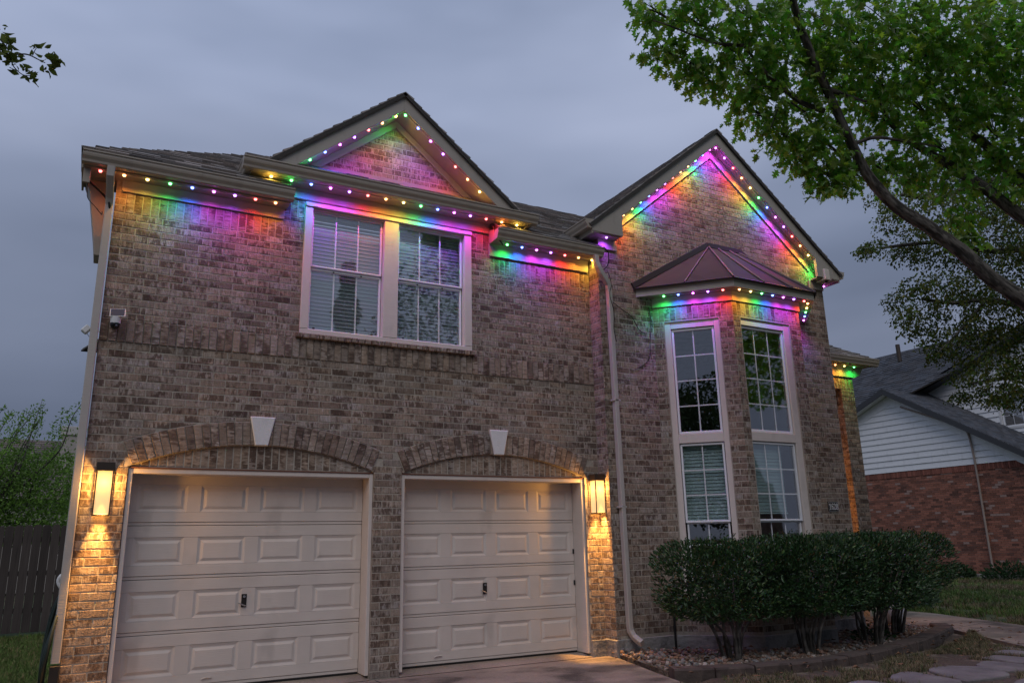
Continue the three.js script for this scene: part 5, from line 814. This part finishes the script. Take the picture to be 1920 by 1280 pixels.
  crown('crown', o, LG.lobed, M.leaf(1, 1, 1, 0.8), spots, 7, (r) => { const k = 0.55 + 0.85 * r(), y = r(); return [0.215 * k * (0.6 + 0.8 * y), 0.41 * k, 0.034 * k]; });
}
{ // darker small-leaved live oak behind it, in front of the neighbouring house
  const o = thing('live_oak', 'dark small-leaved oak hanging in front of the neighbouring roof at right', 'tree', [0, 0, 0]), R = rng(131), A = (x, y, d) => at(x, y, d);
  const base = V3(20.6, -0.1, 2.6), fork = V3(20.2, 3.4, 2.2);
  limb(o, 'trunk', [base, V3(20.4, 1.8, 2.4), fork], 0.34, 0.26, M.bark, 4);
  const D = 18.5; for (const [pts, r] of [[[fork, A(2050, 600, 19), A(1920, 575, D), A(1850, 562, D), A(1790, 568, D), A(1730, 560, 18)], 0.09], [[fork, A(2040, 500, 19), A(1930, 470, D), A(1850, 470, D), A(1760, 455, D), A(1690, 460, 18), A(1650, 465, 18)], 0.08], [[fork, A(2080, 360, 19.5), A(1960, 330, 19), A(1850, 340, D), A(1760, 370, D), A(1690, 365, 18)], 0.11], [[A(1850, 562, D), A(1800, 620, 18), A(1760, 660, 17.6)], 0.035], [[fork, A(2040, 690, 19), A(1930, 705, D), A(1870, 710, 18), A(1820, 720, 17.6)], 0.06], [[A(1850, 470, D), A(1800, 430, D), A(1750, 400, D)], 0.03]]) limb(o, 'limb', pts, r, r * 0.3);
  const spots = [], C = [[1640, 462, .28, .14], [1668, 415, .3, .3], [1700, 380, .45, .3], [1655, 370, .35, .22], [1720, 450, .5, .3], [1625, 468, .2, .1], [1695, 470, .3, .2], [1760, 400, .7, .5], [1750, 470, .6, .35], [1820, 430, .9, .6], [1830, 350, .8, .5], [1740, 330, .6, .4], [1900, 430, 1, .8], [1900, 520, .9, .7], [1820, 520, .7, .5], [1760, 540, .5, .35], [1720, 535, .4, .25], [1680, 565, .35, .2], [1700, 590, .35, .2], [1735, 590, .45, .3], [1800, 585, .7, .45], [1870, 590, .8, .6], [1920, 640, .8, .7], [1850, 650, .7, .5], [1790, 640, .55, .35], [1750, 640, .3, .2], [1765, 665, .3, .15], [1820, 700, .45, .3], [1870, 710, .55, .45], [1920, 720, .6, .5], [1840, 745, .28, .14], [1800, 745, .2, .12], [1870, 750, .25, .12], [1905, 745, .3, .2], [1715, 620, .3, .14], [1990, 500, 1.1, 1], [2000, 650, 1, .9], [1990, 380, 1.2, 1], [2080, 560, 1.2, 1]];
  for (const [x, y, rx, ry] of C) { const c = A(x, y, 17.4 + 1.8 * R()); sprays(R, c, [rx * 0.9, ry * 1.0, rx * 0.9], Math.round(24 + 480 * rx * ry), 7, 0.058, spots, 0.13); }
  crown('crown', o, LG.oval, M.leaf(1, 1, 1, 0.3), spots, 9, (r) => { const k = 0.5 + 0.9 * r(), y = r(); return [0.09 * k * (0.6 + y), 0.13 * k, 0.025 * k]; });
}
{ // twig of a tree standing left of the camera
  const o = thing('overhanging_tree', 'leafy twig with small oval leaves poking in at the upper left', 'tree', [0, 0, 0]), R = rng(151), A = (x, y, d) => at(x, y, d), d = 6.2;
  limb(o, 'trunk', [[-6.2, -0.1, 2.2], [-6.1, 1.6, 2.1], [-5.7, 3.0, 2.3]], 0.16, 0.12); limb(o, 'limb', [[-5.7, 3.0, 2.3], A(-420, 190, d), A(-150, 130, d), A(-20, 95, d)], 0.09, 0.01);
  const tw = [[[A(-20, 95, d), A(20, 102, d), A(50, 102, d), A(72, 112, d), A(84, 118, d)], 0.006], [[A(-20, 60, d), A(0, 75, d), A(15, 95, d), A(25, 125, d), A(42, 140, d), A(55, 142, d)], 0.005], [[A(60, 104, d), A(66, 92, d), A(72, 86, d)], 0.003], [[A(10, 88, d), A(14, 75, d)], 0.003], [[A(-20, 58, d), A(0, 55, d)], 0.003]], spots = [];
  for (const [p, r] of tw) limb(o, 'twig', p, r, r * 0.5);
  for (const [x, y, n, s] of [[68, 88, 6, .055], [76, 92, 3, .05], [88, 105, 5, .075], [105, 108, 4, .075], [84, 125, 8, .06], [95, 122, 4, .06], [15, 80, 9, .07], [22, 100, 8, .06], [35, 112, 8, .06], [10, 112, 7, .06], [20, 130, 8, .055], [50, 138, 11, .055], [58, 145, 8, .055], [2, 55, 3, .06], [2, 90, 8, .06], [-20, 90, 20, .06], [-30, 130, 20, .06]]) for (let i = 0; i < n; i++) spots.push([A(x + (R() - 0.5) * 18, y + (R() - 0.5) * 16, d + (R() - 0.5) * 0.1), s * (0.8 + 0.3 * R()), [R() - 0.3, R() - 0.45, R() - 0.5]]);
  crown('leaves', o, LG.oval, M.leaf(1, 1, 1, 0.4), spots, 3, (r) => { const k = 0.6 + 0.7 * r(); return [0.09 * k, 0.125 * k, 0.02 * k]; });
}
{ // young tree with upright shoots behind the fence
  const o = thing('elm_tree', 'light green tree with upright shoots growing behind the left fence', 'tree', [0, 0, 0]), R = rng(171), Z = -12, spots = [];
  const base = V3(-2.2, 0, Z - 0.3); limb(o, 'trunk', [base, V3(-2.15, 1.2, Z - 0.2), V3(-2.2, 2.2, Z)], 0.12, 0.08);
  for (let i = 0; i < 74; i++) {
    const a = V3(-4.2 + 3.75 * R(), 1.7 + 1.9 * R(), Z + (R() - 0.5) * 2.2), env = 4.75 - 0.1 * Math.abs(a.x + 1.6) - (a.x > -0.8 ? 0.5 : 0), tip = V3(a.x + 0.25 + 0.55 * R() - 0.15, Math.min(env, a.y + 0.8 + 1.0 * R()), a.z + (R() - 0.5) * 0.7), mid = a.clone().lerp(tip, 0.5).add(V3(0.1 * (R() - 0.5), 0.12, 0)); if (tip.x > -0.42) continue;
    if (i < 40) limb(o, 'branch', [V3(-2.2, 2.0, Z), a.clone().lerp(V3(-2.2, 2.0, Z), 0.4), a, mid, tip], 0.028, 0.004);
    const cv = new THREE.CatmullRomCurve3([a, mid, tip]); for (let k = 0; k < 80; k++) { const t = k / 80, p = cv.getPoint(t), w = 0.22 * (1 - t) + 0.04; spots.push([p.add(V3((R() - 0.5) * w * 2, (R() - 0.5) * w * 1.6, (R() - 0.5) * w * 2)), 0.075, [R() - 0.5, 0.3 + R() * 0.5 - 0.3, R() - 0.5]]); }
  }
  for (let i = 0; i < 22000; i++) spots.push([V3(-4.4 + 3.85 * R(), 1.6 + 2.0 * Math.pow(R(), 1.2), Z + (R() - 0.5) * 2), 0.08, [R() - 0.5, R() - 0.6, R() - 0.5]]);
  crown('crown', o, LG.narrow, M.leaf(1, 1, 1, 0.4), spots, 5, (r) => { const k = 0.55 + 0.8 * r(); return [0.14 * k, 0.265 * k, 0.04 * k]; });
}
// ---------------------------------------------------------------- clipped hedge shrubs in front of the bay
{
  const S = [['clipped dark green shrub at the left end of the hedge, lamplight on its leaves', 6.50, 1.42, 0.88, 0.60, 1.36], ['clipped dark green shrub second from the left, under the left bay window', 7.55, 1.58, 0.86, 0.62, 1.40], ['clipped dark green shrub under the right bay window', 8.75, 1.5, 0.92, 0.66, 1.41], ['clipped dark green shrub at the right end of the hedge by the walkway', 9.75, 1.08, 0.94, 0.70, 1.42]];
  S.forEach(([label, x, z, rx, rz, top], si) => {
    const o = thing('shrub', label, 'shrub', [x, 0, z], 'clipped shrubs of the hedge'), R = rng(200 + si), spots = [], bot = si === 3 ? 0.64 : 0.47;
    for (let k = 0; k < 9; k++) { const a = R() * 6.3, b = a + (R() - 0.5), r0 = 0.06 + 0.06 * R(), r1 = 0.25 + 0.2 * R(); limb(o, 'stem', [[Math.cos(a) * r0, 0.0, Math.sin(a) * r0], [Math.cos(a) * r0 * 1.8, 0.28, Math.sin(a) * r0 * 1.5], [Math.cos(b) * r1, 0.62, Math.sin(b) * r1 * 0.7], [Math.cos(b) * r1 * 1.5, 0.95, Math.sin(b) * r1]], 0.015 + 0.014 * R(), 0.008, M.bark, k + 1); }
    const lump = makeNoise(70 + si), n = Math.round(11500 * rx);
    for (let i = 0; i < n; i++) {
      const th = R() * 6.283, ph = Math.acos(R() * 2 - 1), pw = 0.55, c = (v) => Math.sign(v) * Math.pow(Math.abs(v), pw); let X = c(Math.cos(th) * Math.sin(ph)), Y = c(Math.cos(ph)), Zz = c(Math.sin(th) * Math.sin(ph));
      const dep = 1 - 0.34 * Math.pow(R(), 1.6), l = 0.93 + 0.16 * lump(th / 6.283, ph / 3.2, 7, 6, 3); X *= dep * l; Zz *= dep * l; const bx = X * rx * (Y < 0 ? 1 - 0.22 * Y * Y : 1), cy = (top + bot) / 2, hy = (top - bot) / 2, y = cy + Y * hy * dep * (0.97 + 0.08 * lump(th / 6.283, 0.3, 9, 3, 2));
      spots.push([V3(bx, y, Zz * rz), 0.046, [X * 0.8, 0.55 + Y * 0.5, Zz * 0.8]]);
    }
    for (let i = 0; i < 3800; i++) spots.push([V3((R() * 2 - 1) * rx * 0.8, bot + 0.03 + (top - bot - 0.2) * R(), (R() * 2 - 1) * rz * 0.7), 0.065, [R() - 0.5, R() - 0.5, R() - 0.5]]);
    for (let i = 0; i < 46; i++) { const a = R() * 6.283, rr = Math.sqrt(R()), h = 0.04 + 0.1 * R() * R(), sx = Math.cos(a) * rr * rx * 0.92, sz = Math.sin(a) * rr * rz * 0.92, lx = (R() - 0.5) * 0.08; for (let k = 0; k < 7; k++) spots.push([V3(sx + lx * k / 7, top - 0.05 + h * k / 6 + (1 - rr) * 0.02, sz), 0.036, [Math.cos(k * 2.4), 0.9, Math.sin(k * 2.4)]]); }
    crown('crown', o, LG.narrow, new THREE.MeshPhysicalMaterial({ color: 0xffffff, roughness: 0.42, transmission: 0.12, thickness: 0, specularIntensity: 0.8 }), spots, 21 + si, (r) => { const k = 0.45 + 0.9 * r(), y = r(); return y > 0.985 ? [0.13 * k, 0.08 * k, 0.035 * k] : y > 0.9 ? [0.075 * k, 0.13 * k, 0.035 * k] : [0.024 * k, 0.066 * k, 0.019 * k]; });
  });
}
{ // two white ribbed pots under the hedge, low plant, small bushes by the neighbour wall
  const prof = [[0.001, 0.0], [0.09, 0.0], [0.135, 0.05], [0.16, 0.13], [0.158, 0.2], [0.125, 0.265], [0.105, 0.28], [0.112, 0.3], [0.1, 0.302], [0.09, 0.27], [0.001, 0.26]];
  const pot = (label, x, z, s) => { const o = thing('planter_pot', label, 'pot', [x, 0.03, z]); const g = new THREE.LatheGeometry(prof.map((q) => new THREE.Vector2(q[0], q[1])), 64), p = g.attributes.position; for (let i = 0; i < p.count; i++) { const y = p.getY(i), k = 1 + 0.012 * Math.sin(y * 190); p.setXYZ(i, p.getX(i) * k, y, p.getZ(i) * k); } g.computeVertexNormals(); g.scale(s, s, s); mesh('body', g, M.white, o); const so = new THREE.CircleGeometry(0.1 * s, 24).rotateX(-Math.PI / 2).translate(0, 0.268 * s, 0); mesh('soil', so, M.soil, o); };
  pot('round white pot at the right end of the hedge, nearer one', 11.12, 0.10, 1.15); pot('round white pot beyond the walkway, half hidden by leaves', 13.62, -1.72, 1.25);
  const bush = (label, x, z, rx, h, n, col, seed, geo = LG.narrow, sz = 0.12) => { const o = thing('low_bush', label, 'bush', [x, 0, z]), R = rng(seed), sp = []; for (let i = 0; i < n; i++) { const a = R() * 6.3, r = Math.sqrt(R()), up = 0.25 + R(); sp.push([V3(Math.cos(a) * r * rx, h * R() * (1.05 - 0.7 * r * r), Math.sin(a) * r * rx), sz, [Math.cos(a) * r, up * 0.7, Math.sin(a) * r]]); } for (let k = 0; k < 4; k++) limb(o, 'stem', [[0, 0, 0], [(R() - 0.5) * rx * 0.5, h * 0.4, (R() - 0.5) * rx * 0.5], [(R() - 0.5) * rx, h * 0.8, (R() - 0.5) * rx]], 0.012, 0.004); crown('foliage', o, geo, M.leaf(1, 1, 1, 0.25), sp, seed, col); };
  const dk = (r) => { const k = 0.5 + 0.8 * r(); return [0.03 * k, 0.07 * k, 0.025 * k]; }, gy = (r) => { const k = 0.6 + 0.8 * r(); return [0.07 * k, 0.11 * k, 0.06 * k]; };
  bush('small low bush against the red brick wall, left of a pair', 25.3, -7.9, 0.55, 0.42, 700, dk, 1); bush('small dark bush against the red brick wall at the photo edge', 25.4, -6.2, 0.75, 0.5, 900, dk, 2); bush('low grey-green bush beyond the walkway behind the hedge end', 14.6, -2.4, 0.75, 0.5, 900, gy, 3); bush('small leafy plant at the hedge foot', 9.3, 1.1, 0.25, 0.2, 120, dk, 4, LG.oval, 0.06);
}
// ---------------------------------------------------------------- across the street, seen mirrored in the windows
{
  const far = (label, x, z, h, r, kind, seed) => { const o = thing('street_tree', label, 'tree', [x, 0, z]), R = rng(seed), sp = []; limb(o, 'trunk', [[0, 0, 0], [0.1, h * 0.35, 0], [0, h * 0.6, 0.1]], 0.22, 0.12); const n = kind === 'cone' ? 4500 : 9000; for (let i = 0; i < n; i++) { if (kind === 'cone') { const t = R(), a = R() * 6.3, rr = r * (1 - t) * (0.55 + 0.45 * R()) * (0.75 + 0.35 * Math.sin(t * 40)); sp.push([V3(Math.cos(a) * rr, h * (0.12 + 0.88 * t), Math.sin(a) * rr), 0.26, [Math.cos(a), -0.3, Math.sin(a)]]); } else { let d; do d = V3(R() * 2 - 1, R() * 2 - 1, R() * 2 - 1); while (d.lengthSq() > 1); const l = d.length(), k = Math.pow(l, -0.4) * (0.82 + 0.3 * NG(Math.atan2(d.z, d.x) / 6.3 + 0.5, d.y * 0.5 + 0.5, 6, 5, 3)); sp.push([V3(d.x * k * r, h * 0.62 + d.y * k * h * 0.4, d.z * k * r), 0.2, [R() - 0.5, R() - 0.7, R() - 0.5]]); } } crown('crown', o, LG.oval, M.leaf(1, 1, 1, 0.3), sp, seed, (r) => { const k = 0.5 + 0.8 * r(); return [0.045 * k, 0.08 * k, 0.022 * k]; }); };
  far('pointed conifer across the street mirrored in the upper left window', 8.6, 22, 13.2, 2.4, 'cone', 401); far('broad tree across the street mirrored in the right half of the window', 14.5, 22, 15, 5.2, 'round', 402); far('tree across the street mirrored low in the upstairs window', 4.2, 23, 9.8, 3.6, 'round', 403);
  far('rounded tree across the street mirrored in the left bay glass', -9, 16.5, 8.0, 3.6, 'round', 404); far('rounded tree far left mirrored in the left bay glass', -14, 17, 8.6, 3.6, 'round', 405); far('tall tree down the street mirrored beside the rounded one', -4.6, 20, 9.2, 3.2, 'round', 406);
  const o = thing('house_across', 'plain house across the street mirrored in the right bay glass', 'house', [27, 0, 27]); const w = new MB(); w.box(-7, 7, 0, 3.2, 0, 9, 0.02); mesh('wall', w.geo(), M.siding, o); slope('roof', [-7.4, 3.15, -0.5], [1, 0, 0], [0, 0.6, 1], [[0, 0], [14.8, 0], [14.8, 6], [0, 6]], { parent: o, col: [0.1, 0.09, 0.085], ex: 0.3 }); slope('roof', [-7.4, 3.15, 9.5], [1, 0, 0], [0, 0.6, -1], [[0, 0], [14.8, 0], [14.8, 6], [0, 6]], { parent: o, col: [0.1, 0.09, 0.085], ex: 0.3 });
  const wi = new MB(); for (const x of [-4, 0.5, 4]) wi.box(x - 0.6, x + 0.6, 1, 2.4, -0.03, -0.001, 0.005); mesh('window', wi.geo(), M.dark, o);
}
scene.traverse((m) => { if (m.isMesh) m.castShadow = m.receiveShadow = true; });
renderer.render(scene, camera);
